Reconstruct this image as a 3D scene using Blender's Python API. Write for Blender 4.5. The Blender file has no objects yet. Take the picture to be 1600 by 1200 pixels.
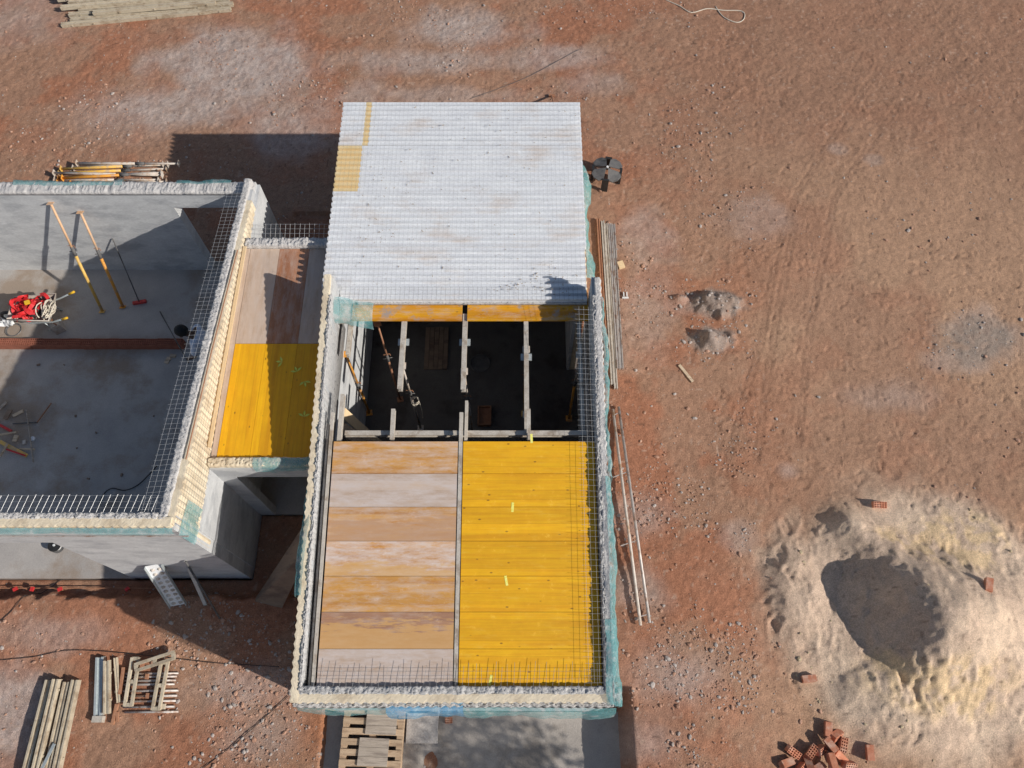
import bpy, math, random
import numpy as np
from mathutils import Vector, Matrix
random.seed(7)
# ------------------------------------------------------------------ camera
F, TH, H, XC = 1240.0, math.atan(565/1240.0), 14.4, 804.0
scene = bpy.context.scene
col = scene.collection
cam = bpy.data.cameras.new('camera'); cam.sensor_width = 36; cam.lens = 36*F/1600
cam.shift_x = -(XC-800)/1600; cam.clip_end = 2000; cam.clip_start = .1
camo = bpy.data.objects.new('camera', cam); col.objects.link(camo)
camo.location = (0, 0, H); camo.rotation_euler = (TH, 0, 0); scene.camera = camo
def W(px, py, z=0.0):
    """photo pixel (1600 x 1200) to the world point at height z"""
    u = (px-XC)/F; v = (600-py)/F; c, n = math.cos(TH), math.sin(TH)
    d = (u, n+v*c, -c+v*n); t = (H-z)/(-d[2])
    return Vector((d[0]*t, d[1]*t, z))
# ------------------------------------------------------------------ light
SUN = Vector((1.53, -.66, 1.0)).normalized()
world = bpy.data.worlds.new('World'); scene.world = world; world.use_nodes = True
nt = world.node_tree; bg = nt.nodes['Background']; sky = nt.nodes.new('ShaderNodeTexSky')
sky.sky_type = 'NISHITA'; sky.sun_disc = False
sky.sun_elevation = math.asin(SUN.z); sky.sun_rotation = math.atan2(SUN.x, SUN.y)
nt.links.new(sky.outputs[0], bg.inputs[0]); bg.inputs[1].default_value = .08
sl = bpy.data.lights.new('sun', 'SUN'); sl.energy = 4.6; sl.angle = math.radians(.55); sl.color = (1, .93, .84)
so = bpy.data.objects.new('sun', sl); col.objects.link(so); so.location = (12, -6, 20)
so.rotation_euler = SUN.to_track_quat('Z', 'Y').to_euler()
vs = scene.view_settings; vs.view_transform = 'Standard'; vs.look = 'None'; vs.exposure = 0.0; vs.gamma = 1; vs.use_curve_mapping = False
scene.render.engine = 'CYCLES'
# ------------------------------------------------------------------ materials
def mat(name, c1, c2, scale=6, rough=.85, bump=.3, c3=None, s3=2.0, stretch=(1,1,1), fine=60, metal=0, rnd=.0, alpha=1, t3=(.5,.62), bd=.01):
    m = bpy.data.materials.new(name); m.use_nodes = True; n = m.node_tree.nodes; l = m.node_tree.links
    b = n['Principled BSDF']; b.inputs['Roughness'].default_value = rough; b.inputs['Metallic'].default_value = metal
    tc = n.new('ShaderNodeTexCoord'); mp = n.new('ShaderNodeMapping'); mp.inputs['Scale'].default_value = stretch
    oi = n.new('ShaderNodeObjectInfo'); ad = n.new('ShaderNodeVectorMath'); ad.operation = 'ADD'
    mu = n.new('ShaderNodeMath'); mu.operation = 'MULTIPLY'; mu.inputs[1].default_value = 37.0
    l.new(oi.outputs['Random'], mu.inputs[0]); l.new(tc.outputs['Object'], ad.inputs[0]); l.new(mu.outputs[0], ad.inputs[1])
    l.new(ad.outputs[0], mp.inputs[0])
    def noise(s, det=6, r=.6):
        x = n.new('ShaderNodeTexNoise'); x.inputs['Scale'].default_value = s; x.inputs['Detail'].default_value = det
        x.inputs['Roughness'].default_value = r; l.new(mp.outputs[0], x.inputs['Vector']); return x
    n1 = noise(scale); r1 = n.new('ShaderNodeValToRGB')
    r1.color_ramp.elements[0].position = .32; r1.color_ramp.elements[1].position = .68
    r1.color_ramp.elements[0].color = (*c1, 1); r1.color_ramp.elements[1].color = (*c2, 1)
    l.new(n1.outputs[0], r1.inputs[0]); out = r1.outputs[0]
    def mixer(fac, a, colr, mode='MIX'):
        x = n.new('ShaderNodeMix'); x.data_type = 'RGBA'; x.blend_type = mode
        if isinstance(fac, float): x.inputs[0].default_value = fac
        else: l.new(fac, x.inputs[0])
        l.new(a, x.inputs[6])
        if isinstance(colr, tuple): x.inputs[7].default_value = (*colr, 1)
        else: l.new(colr, x.inputs[7])
        return x.outputs[2]
    if c3:
        n3 = noise(s3, 8, .65); r3 = n.new('ShaderNodeValToRGB')
        r3.color_ramp.elements[0].position = t3[0]; r3.color_ramp.elements[1].position = t3[1]
        l.new(n3.outputs[0], r3.inputs[0]); out = mixer(r3.outputs[0], out, c3)
    nf = noise(fine, 4, .7)
    if rnd:
        hs = n.new('ShaderNodeHueSaturation'); mr = n.new('ShaderNodeMapRange')
        mr.inputs[3].default_value = 1-rnd; mr.inputs[4].default_value = 1+rnd
        l.new(oi.outputs['Random'], mr.inputs[0]); l.new(mr.outputs[0], hs.inputs['Value']); l.new(out, hs.inputs['Color']); out = hs.outputs[0]
    rf = n.new('ShaderNodeMapRange'); rf.inputs[1].default_value = .25; rf.inputs[2].default_value = .75
    rf.inputs[3].default_value = .82; rf.inputs[4].default_value = 1.12; l.new(nf.outputs[0], rf.inputs[0])
    out = mixer(1.0, out, rf.outputs[0], 'MULTIPLY')
    l.new(out, b.inputs['Base Color'])
    if bump:
        bp = n.new('ShaderNodeBump'); bp.inputs['Strength'].default_value = bump; bp.inputs['Distance'].default_value = bd
        l.new(nf.outputs[0], bp.inputs['Height']); l.new(bp.outputs[0], b.inputs['Normal'])
    if alpha < 1:
        na = noise(170, 2, .5); ra = n.new('ShaderNodeMapRange'); ra.inputs[1].default_value = .35; ra.inputs[2].default_value = .65
        ra.inputs[3].default_value = max(0, alpha-.35); ra.inputs[4].default_value = min(1, alpha+.3); l.new(na.outputs[0], ra.inputs[0]); l.new(ra.outputs[0], b.inputs['Alpha'])
    return m
def wood_panel(name, base, dark, worn, wear, axis=0, plank=7.0, knots=1.0, dirt=None, band=None, lo=.0):
    """three-ply formwork panel: grain along axis, plank joints, knots, and cement wear with its own blotches"""
    m = bpy.data.materials.new(name); m.use_nodes = True; n = m.node_tree.nodes; l = m.node_tree.links
    b = n['Principled BSDF']; b.inputs['Roughness'].default_value = .6
    tc = n.new('ShaderNodeTexCoord'); oi = n.new('ShaderNodeObjectInfo'); mu = n.new('ShaderNodeMath'); mu.operation = 'MULTIPLY'; mu.inputs[1].default_value = 53
    ad = n.new('ShaderNodeVectorMath'); l.new(oi.outputs['Random'], mu.inputs[0]); l.new(tc.outputs['Object'], ad.inputs[0]); l.new(mu.outputs[0], ad.inputs[1])
    def mapped(sc):
        mp = n.new('ShaderNodeMapping'); mp.inputs['Scale'].default_value = sc; l.new(ad.outputs[0], mp.inputs[0]); return mp.outputs[0]
    al = lambda a, c: (a, c, 1) if axis == 0 else (c, a, 1)
    def noise(vec, s, det=5, r=.6):
        x = n.new('ShaderNodeTexNoise'); x.inputs['Scale'].default_value = s; x.inputs['Detail'].default_value = det; x.inputs['Roughness'].default_value = r
        l.new(vec, x.inputs['Vector']); return x.outputs[0]
    def ramp(v, a, c, ca=(0,0,0), cb=(1,1,1)):
        r = n.new('ShaderNodeValToRGB'); r.color_ramp.elements[0].position = a; r.color_ramp.elements[1].position = c
        r.color_ramp.elements[0].color = (*ca, 1); r.color_ramp.elements[1].color = (*cb, 1); l.new(v, r.inputs[0]); return r.outputs[0]
    def mix(f, a, c, mode='MIX'):
        x = n.new('ShaderNodeMix'); x.data_type = 'RGBA'; x.blend_type = mode
        if isinstance(f, float): x.inputs[0].default_value = f
        else: l.new(f, x.inputs[0])
        for sock, val in ((6, a), (7, c)):
            if isinstance(val, tuple): x.inputs[sock].default_value = (*val, 1)
            else: l.new(val, x.inputs[sock])
        return x.outputs[2]
    g = noise(mapped(al(1.2, 22)), 1.5, 6)
    c = mix(ramp(g, .35, .7), base, dark)
    c = mix(ramp(noise(mapped(al(.4, 7)), 1.0, 2), .52, .66), c, tuple(x*.93 for x in dark))
    # plank joints
    sx = n.new('ShaderNodeSeparateXYZ'); l.new(tc.outputs['Object'], sx.inputs[0])
    mm = n.new('ShaderNodeMath'); mm.operation = 'MULTIPLY'; mm.inputs[1].default_value = plank; l.new(sx.outputs[1 if axis == 0 else 0], mm.inputs[0])
    fr = n.new('ShaderNodeMath'); fr.operation = 'FRACT'; l.new(mm.outputs[0], fr.inputs[0])
    c = mix(ramp(fr.outputs[0], .0, .05, (.45,.45,.45), (0,0,0)), c, tuple(x*.45 for x in dark))
    fl_ = n.new('ShaderNodeMath'); fl_.operation = 'FLOOR'; l.new(mm.outputs[0], fl_.inputs[0]); ar = n.new('ShaderNodeMath'); ar.operation = 'ADD'; l.new(fl_.outputs[0], ar.inputs[0]); l.new(mu.outputs[0], ar.inputs[1])
    wn_ = n.new('ShaderNodeTexWhiteNoise'); wn_.noise_dimensions = '1D'; l.new(ar.outputs[0], wn_.inputs['W'])
    c = mix(1.0, c, ramp(wn_.outputs['Value'], 0, 1, (.86,.83,.80), (1.04,1.03,1.0)), 'MULTIPLY')
    c = mix(1.0, c, ramp(noise(mapped((1,1,1)), 3.5, 9, .72), .3, .75, (.90,.89,.88), (1.06,1.05,1.04)), 'MULTIPLY')
    if knots:
        vo = n.new('ShaderNodeTexVoronoi'); vo.inputs['Scale'].default_value = 5.0; l.new(mapped(al(.8, 1.5)), vo.inputs['Vector'])
        c = mix(ramp(vo.outputs['Distance'], .05, .11, (.75*knots,)*3, (0,0,0)), c, (.16,.06,.01))
    if wear:
        w = noise(mapped(al(1.6, 6.5)), 1.9, 10, .74)
        t = .72-.42*wear
        c = mix(ramp(w, t-.13, t+.2), c, worn)
        c = mix(ramp(noise(mapped((1,1,1)), 7, 9, .8), .58, .80), c, tuple(min(1, x*1.2) for x in worn))
    if band:
        sy = n.new('ShaderNodeMath'); sy.operation = 'MULTIPLY_ADD'; sy.inputs[1].default_value = 1.0
        nb = noise(mapped(al(.8, 5)), 2.2, 6, .7); l.new(nb, sy.inputs[0]); l.new(sx.outputs[1], sy.inputs[2])
        c = mix(ramp(sy.outputs[0], .5+lo-.05, .5+lo+.03, (.7,)*3, (0,0,0)), c, band)
    if dirt:
        c = mix(ramp(noise(mapped((1,1,1)), 4.5, 8, .7), .55, .68), c, dirt)
    l.new(c, b.inputs['Base Color'])
    bp = n.new('ShaderNodeBump'); bp.inputs['Strength'].default_value = .25; bp.inputs['Distance'].default_value = .004
    l.new(g, bp.inputs['Height']); l.new(bp.outputs[0], b.inputs['Normal'])
    return m
M = {}
M['plaster'] = mat('plaster', (.48,.495,.51), (.60,.615,.625), 2.5, .9, .35, (.40,.415,.435), 1.2, (1,1,2.2), 25, bd=.006)
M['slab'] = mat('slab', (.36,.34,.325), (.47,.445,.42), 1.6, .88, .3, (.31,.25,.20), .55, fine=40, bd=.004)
M['slab_bay_shade'] = mat('slab_bay_shade', (.10,.09,.085), (.15,.14,.13), 2.2, .95, .4, (.07,.06,.055), 1.1, fine=40)  # slab copy with the covered bay's shade put into its colour
M['apron'] = mat('apron', (.36,.33,.30), (.46,.42,.38), 3, .95, .7, (.28,.25,.22), 1.1, fine=45, bd=.012)
M['gravel_tile'] = mat('gravel_tile', (.40,.37,.345), (.60,.57,.54), 38, .9, .6, fine=70)
M['eps_cream'] = mat('eps_cream', (.72,.62,.46), (.80,.70,.53), 5, .9, .4, (.60,.50,.36), 2.2, fine=70)
M['eps_white'] = mat('eps_white', (.70,.725,.765), (.78,.805,.835), 4, .85, .2, (.66,.61,.58), 1.6, (.6,1,1), fine=40, t3=(.52,.72))
M['eps_yellow'] = mat('eps_yellow', (.74,.56,.28), (.80,.64,.38), 5, .85, .3, fine=60)
M['crumb'] = mat('crumb', (.48,.48,.48), (.62,.61,.60), 26, .95, .9, (.22,.23,.25), 14, fine=60, bd=.02, t3=(.56,.66))
M['crumb_white'] = mat('crumb_white', (.54,.53,.525), (.66,.645,.63), 22, .95, .9, (.42,.42,.43), 13, fine=60, bd=.02, t3=(.58,.70))
M['wire'] = mat('wire', (.50,.51,.52), (.62,.63,.64), 20, .45, 0, metal=.6)
M['wire_dark'] = mat('wire_dark', (.20,.20,.21), (.30,.30,.30), 20, .55, 0, metal=.5)
M['beam'] = mat('beam', (.44,.40,.35), (.56,.52,.46), 9, .7, .3, (.34,.28,.22), 5, fine=50)
M['beam_tan'] = mat('beam_tan', (.46,.40,.30), (.56,.49,.38), 8, .75, .3, (.35,.28,.20), 5, fine=50, rnd=.12)
M['steel'] = mat('steel', (.42,.39,.37), (.54,.50,.47), 9, .5, .2, (.30,.20,.15), 6, metal=.3, rnd=.1)
M['galv'] = mat('galv', (.42,.47,.48), (.56,.61,.62), 8, .45, .1, metal=.4)
M['rust'] = mat('rust', (.30,.13,.07), (.42,.22,.13), 14, .85, .4)
M['prop_orange'] = mat('prop_orange', (.72,.30,.04), (.80,.38,.06), 9, .55, .15, (.50,.30,.16), 6, rnd=.1)
M['prop_yellow'] = mat('prop_yellow', (.74,.44,.08), (.80,.52,.14), 9, .55, .15, (.52,.38,.22), 6, rnd=.1)
M['prop_grey'] = mat('prop_grey', (.50,.45,.40), (.62,.56,.50), 9, .6, .2, (.42,.28,.18), 6)
M['prop_faded'] = mat('prop_faded', (.66,.40,.22), (.72,.46,.28), 9, .6, .15, (.55,.42,.32), 6)
M['black'] = mat('black', (.012,.012,.013), (.03,.03,.03), 9, .6, .1)
M['black_dusty'] = mat('black_dusty', (.10,.10,.105), (.16,.155,.15), 7, .8, .2, (.06,.06,.062), 3)
M['brick'] = mat('brick', (.48,.17,.09), (.60,.26,.16), 9, .9, .4, (.62,.38,.28), 5, rnd=.18)
M['brick_dark'] = mat('brick_dark', (.26,.085,.05), (.36,.13,.08), 9, .9, .3)
M['timber'] = mat('timber', (.52,.40,.27), (.64,.52,.38), 3, .8, .3, (.40,.30,.21), 2, (1,9,1), 40, rnd=.12)
M['timber_grey'] = mat('timber_grey', (.38,.32,.26), (.50,.43,.36), 3, .85, .4, (.30,.25,.21), 2, (1.2,10,1), 40, rnd=.1)
M['timber_new'] = mat('timber_new', (.66,.48,.28), (.75,.58,.36), 3, .75, .3, None, 2, (9,1,1), 40)
M['plywood'] = mat('plywood', (.20,.14,.10), (.28,.20,.145), 3, .75, .2, (.15,.10,.075), 1.4, (1,4,1))
M['pallet'] = mat('pallet', (.44,.31,.20), (.55,.41,.28), 4, .85, .4, (.34,.23,.15), 3, (1,6,6), 40, rnd=.12)
M['net'] = mat('net', (.10,.36,.38), (.22,.50,.52), 18, .7, .6, (.50,.62,.63), 7, fine=90, alpha=.52)
M['net_blue'] = mat('net_blue', (.06,.26,.48), (.14,.38,.58), 12, .6, .5, (.35,.55,.68), 7, fine=90, alpha=.7)
M['red'] = mat('red', (.55,.015,.02), (.70,.03,.035), 9, .6, .2)
M['red_pl'] = mat('red_pl', (.55,.03,.03), (.62,.05,.05), 9, .4, .05)
M['yellow_pl'] = mat('yellow_pl', (.75,.42,.02), (.82,.52,.04), 9, .45, .05)
M['rope'] = mat('rope', (.60,.54,.44), (.72,.66,.56), 30, .9, .6)
M['barrow'] = mat('barrow', (.50,.45,.40), (.60,.55,.49), 6, .55, .1, (.40,.32,.25), 4)
M['white'] = mat('white', (.70,.72,.73), (.80,.81,.82), 6, .7, .2)
M['skin'] = mat('skin', (.10,.05,.035), (.13,.07,.045), 6, .55, .05)
M['hair'] = mat('hair', (.006,.006,.006), (.014,.013,.012), 50, .7, .8)
M['shirt'] = mat('shirt', (.72,.79,.93), (.82,.87,.96), 7, .85, .2)
M['trousers'] = mat('trousers', (.03,.035,.06), (.05,.06,.09), 9, .9, .2)
M['leaf'] = mat('leaf', (.05,.09,.025), (.09,.14,.04), 4, .6, 0)
M['leaf_light'] = mat('leaf_light', (.62,.72,.10), (.72,.78,.16), 8, .6, 0)
M['bark'] = mat('bark', (.12,.085,.06), (.19,.14,.10), 9, .9, .5)
M['stone_red'] = mat('stone_red', (.36,.20,.135), (.50,.31,.225), 3, .9, .3)
M['stone_grey'] = mat('stone_grey', (.34,.29,.26), (.48,.43,.40), 3, .9, .3)
M['stone_sand'] = mat('stone_sand', (.42,.34,.22), (.58,.48,.32), 3, .9, .3)
YEL, YELD = (.87,.49,.006), (.78,.38,.005)
M['p_yellow'] = wood_panel('p_yellow', YEL, YELD, (.80,.50,.06), .12)
M['p_yellow_old'] = wood_panel('p_yellow_old', (.74,.38,.008), (.62,.25,.006), (.56,.44,.36), .25, dirt=(.36,.30,.27))
M['p_orange'] = wood_panel('p_orange', (.66,.36,.10), (.56,.27,.08), (.62,.50,.43), .42, knots=.4)
M['p_orange2'] = wood_panel('p_orange2', (.66,.36,.09), (.58,.28,.08), (.60,.48,.40), .38, knots=.4)
M['p_brown_top'] = wood_panel('p_brown_top', (.46,.26,.16), (.38,.21,.14), (.50,.38,.31), .36, knots=.3, band=(.64,.37,.13), lo=.10)
M['p_mixed'] = wood_panel('p_mixed', (.68,.34,.06), (.50,.22,.07), (.68,.58,.53), .66, knots=.3, band=(.64,.38,.14), lo=-.12)
M['p_brown'] = wood_panel('p_brown', (.64,.36,.12), (.56,.28,.10), (.58,.46,.39), .46, knots=.4, band=(.48,.29,.18), lo=.03)
M['p_grey'] = wood_panel('p_grey', (.56,.43,.33), (.50,.37,.28), (.58,.50,.46), .70, knots=.4)
M['p_grey_y'] = wood_panel('p_grey_y', (.56,.43,.34), (.50,.37,.28), (.58,.48,.41), .6, axis=1, knots=.3)
M['p_brown_y'] = wood_panel('p_brown_y', (.46,.22,.12), (.38,.17,.09), (.48,.36,.30), .40, axis=1, knots=.3)
M['p_yellow_y'] = wood_panel('p_yellow_y', YEL, YELD, (.6,.5,.4), 0, axis=1)
# ------------------------------------------------------------------ mesh helpers
class MB:
    def __init__(s): s.v = []; s.f = []
    def add(s, vs, fs):
        o = len(s.v); s.v += [tuple(p) for p in vs]; s.f += [tuple(i+o for i in f) for f in fs]; return s
    def box(s, c, size, R=None, taper=1.0):
        x, y, z = (k/2 for k in size); c = Vector(c)
        ps = [Vector((sx*x*(taper if sz > 0 else 1), sy*y*(taper if sz > 0 else 1), sz*z)) for sz in (-1,1) for sx, sy in ((-1,-1),(1,-1),(1,1),(-1,1))]
        ps = [(R @ p if R else p)+c for p in ps]
        return s.add(ps, [(3,2,1,0),(4,5,6,7),(0,1,5,4),(1,2,6,5),(2,3,7,6),(3,0,4,7)])
    def mm(s, a, b): return s.box([(a[i]+b[i])/2 for i in range(3)], [abs(b[i]-a[i]) for i in range(3)])
    def bar(s, p0, p1, w, h):
        """box bar from p0 to p1, width w, height h"""
        p0, p1 = Vector(p0), Vector(p1); d = p1-p0
        R = d.to_track_quat('X', 'Z').to_matrix()
        return s.box((p0+p1)/2, (d.length, w, h), R)
    def tube(s, pts, r, n=8, caps=True, r1=None):
        pts = [Vector(p) for p in pts]; rings = []
        k = len(pts)
        up = None
        for i, p in enumerate(pts):
            d = (pts[min(i+1, k-1)]-pts[max(i-1, 0)])
            if d.length < 1e-9: d = Vector((0,0,1))
            d.normalize()
            a = Vector((0,0,1)) if abs(d.z) < .9 else Vector((1,0,0))
            u = d.cross(a).normalized(); w = d.cross(u)
            rr = r if r1 is None else r+(r1-r)*i/(k-1)
            rings.append([p+(u*math.cos(2*math.pi*j/n)+w*math.sin(2*math.pi*j/n))*rr for j in range(n)])
        vs = [p for g in rings for p in g]; fs = []
        for i in range(k-1):
            for j in range(n): fs.append((i*n+j, i*n+(j+1) % n, (i+1)*n+(j+1) % n, (i+1)*n+j))
        if caps: fs += [tuple(range(n))[::-1], tuple((k-1)*n+j for j in range(n))]
        return s.add(vs, fs)
    def disc(s, c, r, h, n=20, axis=(0,0,1)):
        a = Vector(axis).normalized()*h/2; c = Vector(c); return s.tube([c-a, c+a], r, n)
    def build(s, name, m, parent=None, smooth=False, loc=None):
        me = bpy.data.meshes.new(name); me.from_pydata(s.v, [], s.f); me.update()
        if smooth: me.polygons.foreach_set('use_smooth', [True]*len(me.polygons))
        if m: me.materials.append(M[m] if isinstance(m, str) else m)
        o = bpy.data.objects.new(name, me); col.objects.link(o)
        if parent: o.parent = parent
        if loc is not None: o.location = loc
        return o
def tag(o, label, cat, group=None, kind=None):
    if label: o['label'] = label
    if cat: o['category'] = cat
    if group: o['group'] = group
    if kind: o['kind'] = kind
    return o
def empty(name, label, cat, group=None, loc=(0,0,0)):
    o = bpy.data.objects.new(name, None); col.objects.link(o); o.location = loc; o.empty_display_size = .1
    return tag(o, label, cat, group)
def struct(o): o['kind'] = 'structure'; return o
def copy_tree(o, parent=None):
    c = o.copy(); col.objects.link(c); c.parent = parent
    for ch in o.children: copy_tree(ch, c)
    return c
# ------------------------------------------------------------------ noise
_T = {}
def lattice(x, y, s, seed):
    if seed not in _T: _T[seed] = np.random.RandomState(seed).rand(256, 256).astype(np.float32)
    T = _T[seed]
    u = x/s+1000; v = y/s+1000; i = np.floor(u).astype(int); j = np.floor(v).astype(int); a = u-i; b = v-j
    a = a*a*(3-2*a); b = b*b*(3-2*b); i0, i1, j0, j1 = i & 255, (i+1) & 255, j & 255, (j+1) & 255
    return (T[i0,j0]*(1-a)+T[i1,j0]*a)*(1-b)+(T[i0,j1]*(1-a)+T[i1,j1]*a)*b
def fbm(x, y, s, seed, octv=4, g=.55):
    t = 0; a = 1; n = 0
    for k in range(octv): t = t+a*lattice(x, y, s/2**k, seed+k*17); n += a; a *= g
    return t/n
def sm(a, b, x): t = np.clip((x-a)/(b-a), 0, 1); return t*t*(3-2*t)
def P2(px, py, z=0): p = W(px, py, z); return p.x, p.y
def blob(x, y, px, py, rx, ry=None, seed=3, soft=.5):
    cx, cy = P2(px, py); ry = ry or rx
    d = np.hypot((x-cx)/rx, (y-cy)/ry)+(fbm(x, y, .7, seed, 4)-.5)*1.1
    return 1-sm(1-soft, 1+soft*.3, d)
def polydist(x, y, pts):
    best = np.full(np.shape(x), 1e9); along = np.zeros(np.shape(x)); acc = 0
    for (ax, ay), (bx, by) in zip(pts[:-1], pts[1:]):
        dx, dy = bx-ax, by-ay; L = math.hypot(dx, dy); t = np.clip(((x-ax)*dx+(y-ay)*dy)/L**2, 0, 1)
        d = np.hypot(x-ax-t*dx, y-ay-t*dy); k = d < best; best = np.where(k, d, best); along = np.where(k, acc+t*L, along); acc += L
    return best, along
TR = [[P2(*p) for p in q] for q in (
    [(1128,745),(1165,610),(1190,520),(1210,400),(1245,300),(1300,215),(1372,105)],
    [(1245,700),(1262,520),(1285,400),(1302,310),(1345,245),(1405,160)],
    [(1180,720),(1195,600),(1215,480),(1240,350)], [(1135,560),(1137,380),(1137,150)])]
RIDGE = [(*P2(px, py, hh), hh) for px, py, hh in ((1300,838,.12),(1335,822,.38),(1400,862,.55))]
HX, HY = P2(1452, 965); BX, BY = P2(1352, 925)
# key building lines
LE_IN, LE_OUT, LS_OUT, LN_IN, LN_OUT = -4.93, -4.71, 2.72, 9.2, 9.42
RW, RE, RS, RN = -3.04, 1.37, .53, 10.75
def ground_h(x, y):
    x = np.asarray(x, float); y = np.asarray(y, float)
    h = .07*(fbm(x, y, 3.5, 1)-.5)+.035*(fbm(x, y, .7, 5)-.5)
    # raised soil beside the east wall and south-east corner
    h = h+.42*sm(1.30, 1.75, x)*(1-sm(2.6, 5.5, x))*(1-sm(.8, 5.0, y))
    # soil bank south of the left building, above a shallow trench
    yb = P2(60, 932)[1]
    t = sm(yb+.05, yb-.05, y+.30*(fbm(x, y, .45, 9)-.5))*(1-sm(-3.9, -3.2, x))
    h = h+.30*t*(1-sm(0, 2.2, yb-y))
    # apron hollow
    ax0, ax1 = P2(503, 1160)[0], P2(985, 1160)[0]
    k = sm(ax0-.05, ax0+.1, x)*(1-sm(ax1-.22, ax1+.03, x))*(1-sm(.75, .95, y))
    h = h*(1-k)-.16*k
    # sand heap: a peak with a steep, dug west face, a gentle east side and two low arms round the hollow
    wob = (fbm(x, y, .8, 31)-.5)*.5; kx, ky = P2(1478, 958, 1.0)
    u = x-kx+.25*(fbm(x, y, .6, 35)-.5); v = y-ky+.25*(fbm(x, y, .6, 36)-.5)
    heap = 1.10*np.exp(-((u/np.where(u < 0, .80, 1.75))**2+(v/np.where(v < 0, 1.15, 1.0))**2))
    for (ax, ay, ah), (bx, by, bh) in zip(RIDGE[:-1], RIDGE[1:]):
        dx, dy = bx-ax, by-ay; t = np.clip(((x-ax)*dx+(y-ay)*dy)/(dx*dx+dy*dy), 0, 1); d = np.hypot(x-ax-t*dx, y-ay-t*dy)
        arm = (ah+(bh-ah)*t)*np.exp(-(d/.42)**2); heap = np.sqrt(heap*heap+arm*arm*.55)
    r = np.hypot((x-HX)/1.15, y-HY)+wob
    cxh, cyh = P2(1340, 925, .1); hol = np.exp(-(np.hypot((x-cxh)/.8, (y-cyh)/.9))**2)
    heap = np.maximum(heap, .18*(1-sm(1.4, 2.75, r))*(1-.8*hol))
    r3 = np.hypot(x-P2(1245,930)[0], (y-P2(1245,930)[1])/1.7)+wob*.5
    heap = np.maximum(heap, .22*(1-sm(.15, .75, r3)))
    r4 = np.hypot((x-P2(1420,1090)[0])/1.5, y-P2(1420,1090)[1])
    heap = np.maximum(heap, .34*(1-sm(.2, 1.3, r4+wob*.6)))
    h = h+heap+heap.clip(0, .3)*.35*(fbm(x, y, .35, 41)-.5)
    # two small grey spoil mounds
    for px, py, a, b, hh in ((1122,478,.52,.34,.30),(1112,532,.48,.28,.22),(1060,468,.2,.12,.10)):
        cx, cy = P2(px, py); d = np.hypot((x-cx)/a, (y-cy)/b)+(fbm(x, y, .25, 51)-.5)*.9
        h = h+hh*(1-sm(.1, 1.1, d))*(.55+.9*fbm(x*1.0, y*.5, .22, 55))
    for q in TR[:3]:
        d, s = polydist(x, y, q); h = h-.008*np.exp(-(np.abs(d-.05)/.03)**2)*(.7+.3*np.sin(s*50))+.003*np.exp(-((d-.12)/.03)**2)
    # flat under the buildings
    fl = ((x < LE_OUT+.02) & (y > LS_OUT-.02) & (y < LN_OUT+.02)) | ((x > -4.9) & (x < RE) & (y > RS+.1) & (y < RN)) & ~((x < RW) & (y < 3.9))
    return np.where(fl, -.08, h)
def gz(x, y): return float(ground_h(np.array([x]), np.array([y]))[0])
def G(px, py, dz=0.0):
    """pixel to the point on the terrain"""
    p = W(px, py, 0)
    for _ in range(4): p = W(px, py, gz(p.x, p.y))
    p.z += dz; return p
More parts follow.
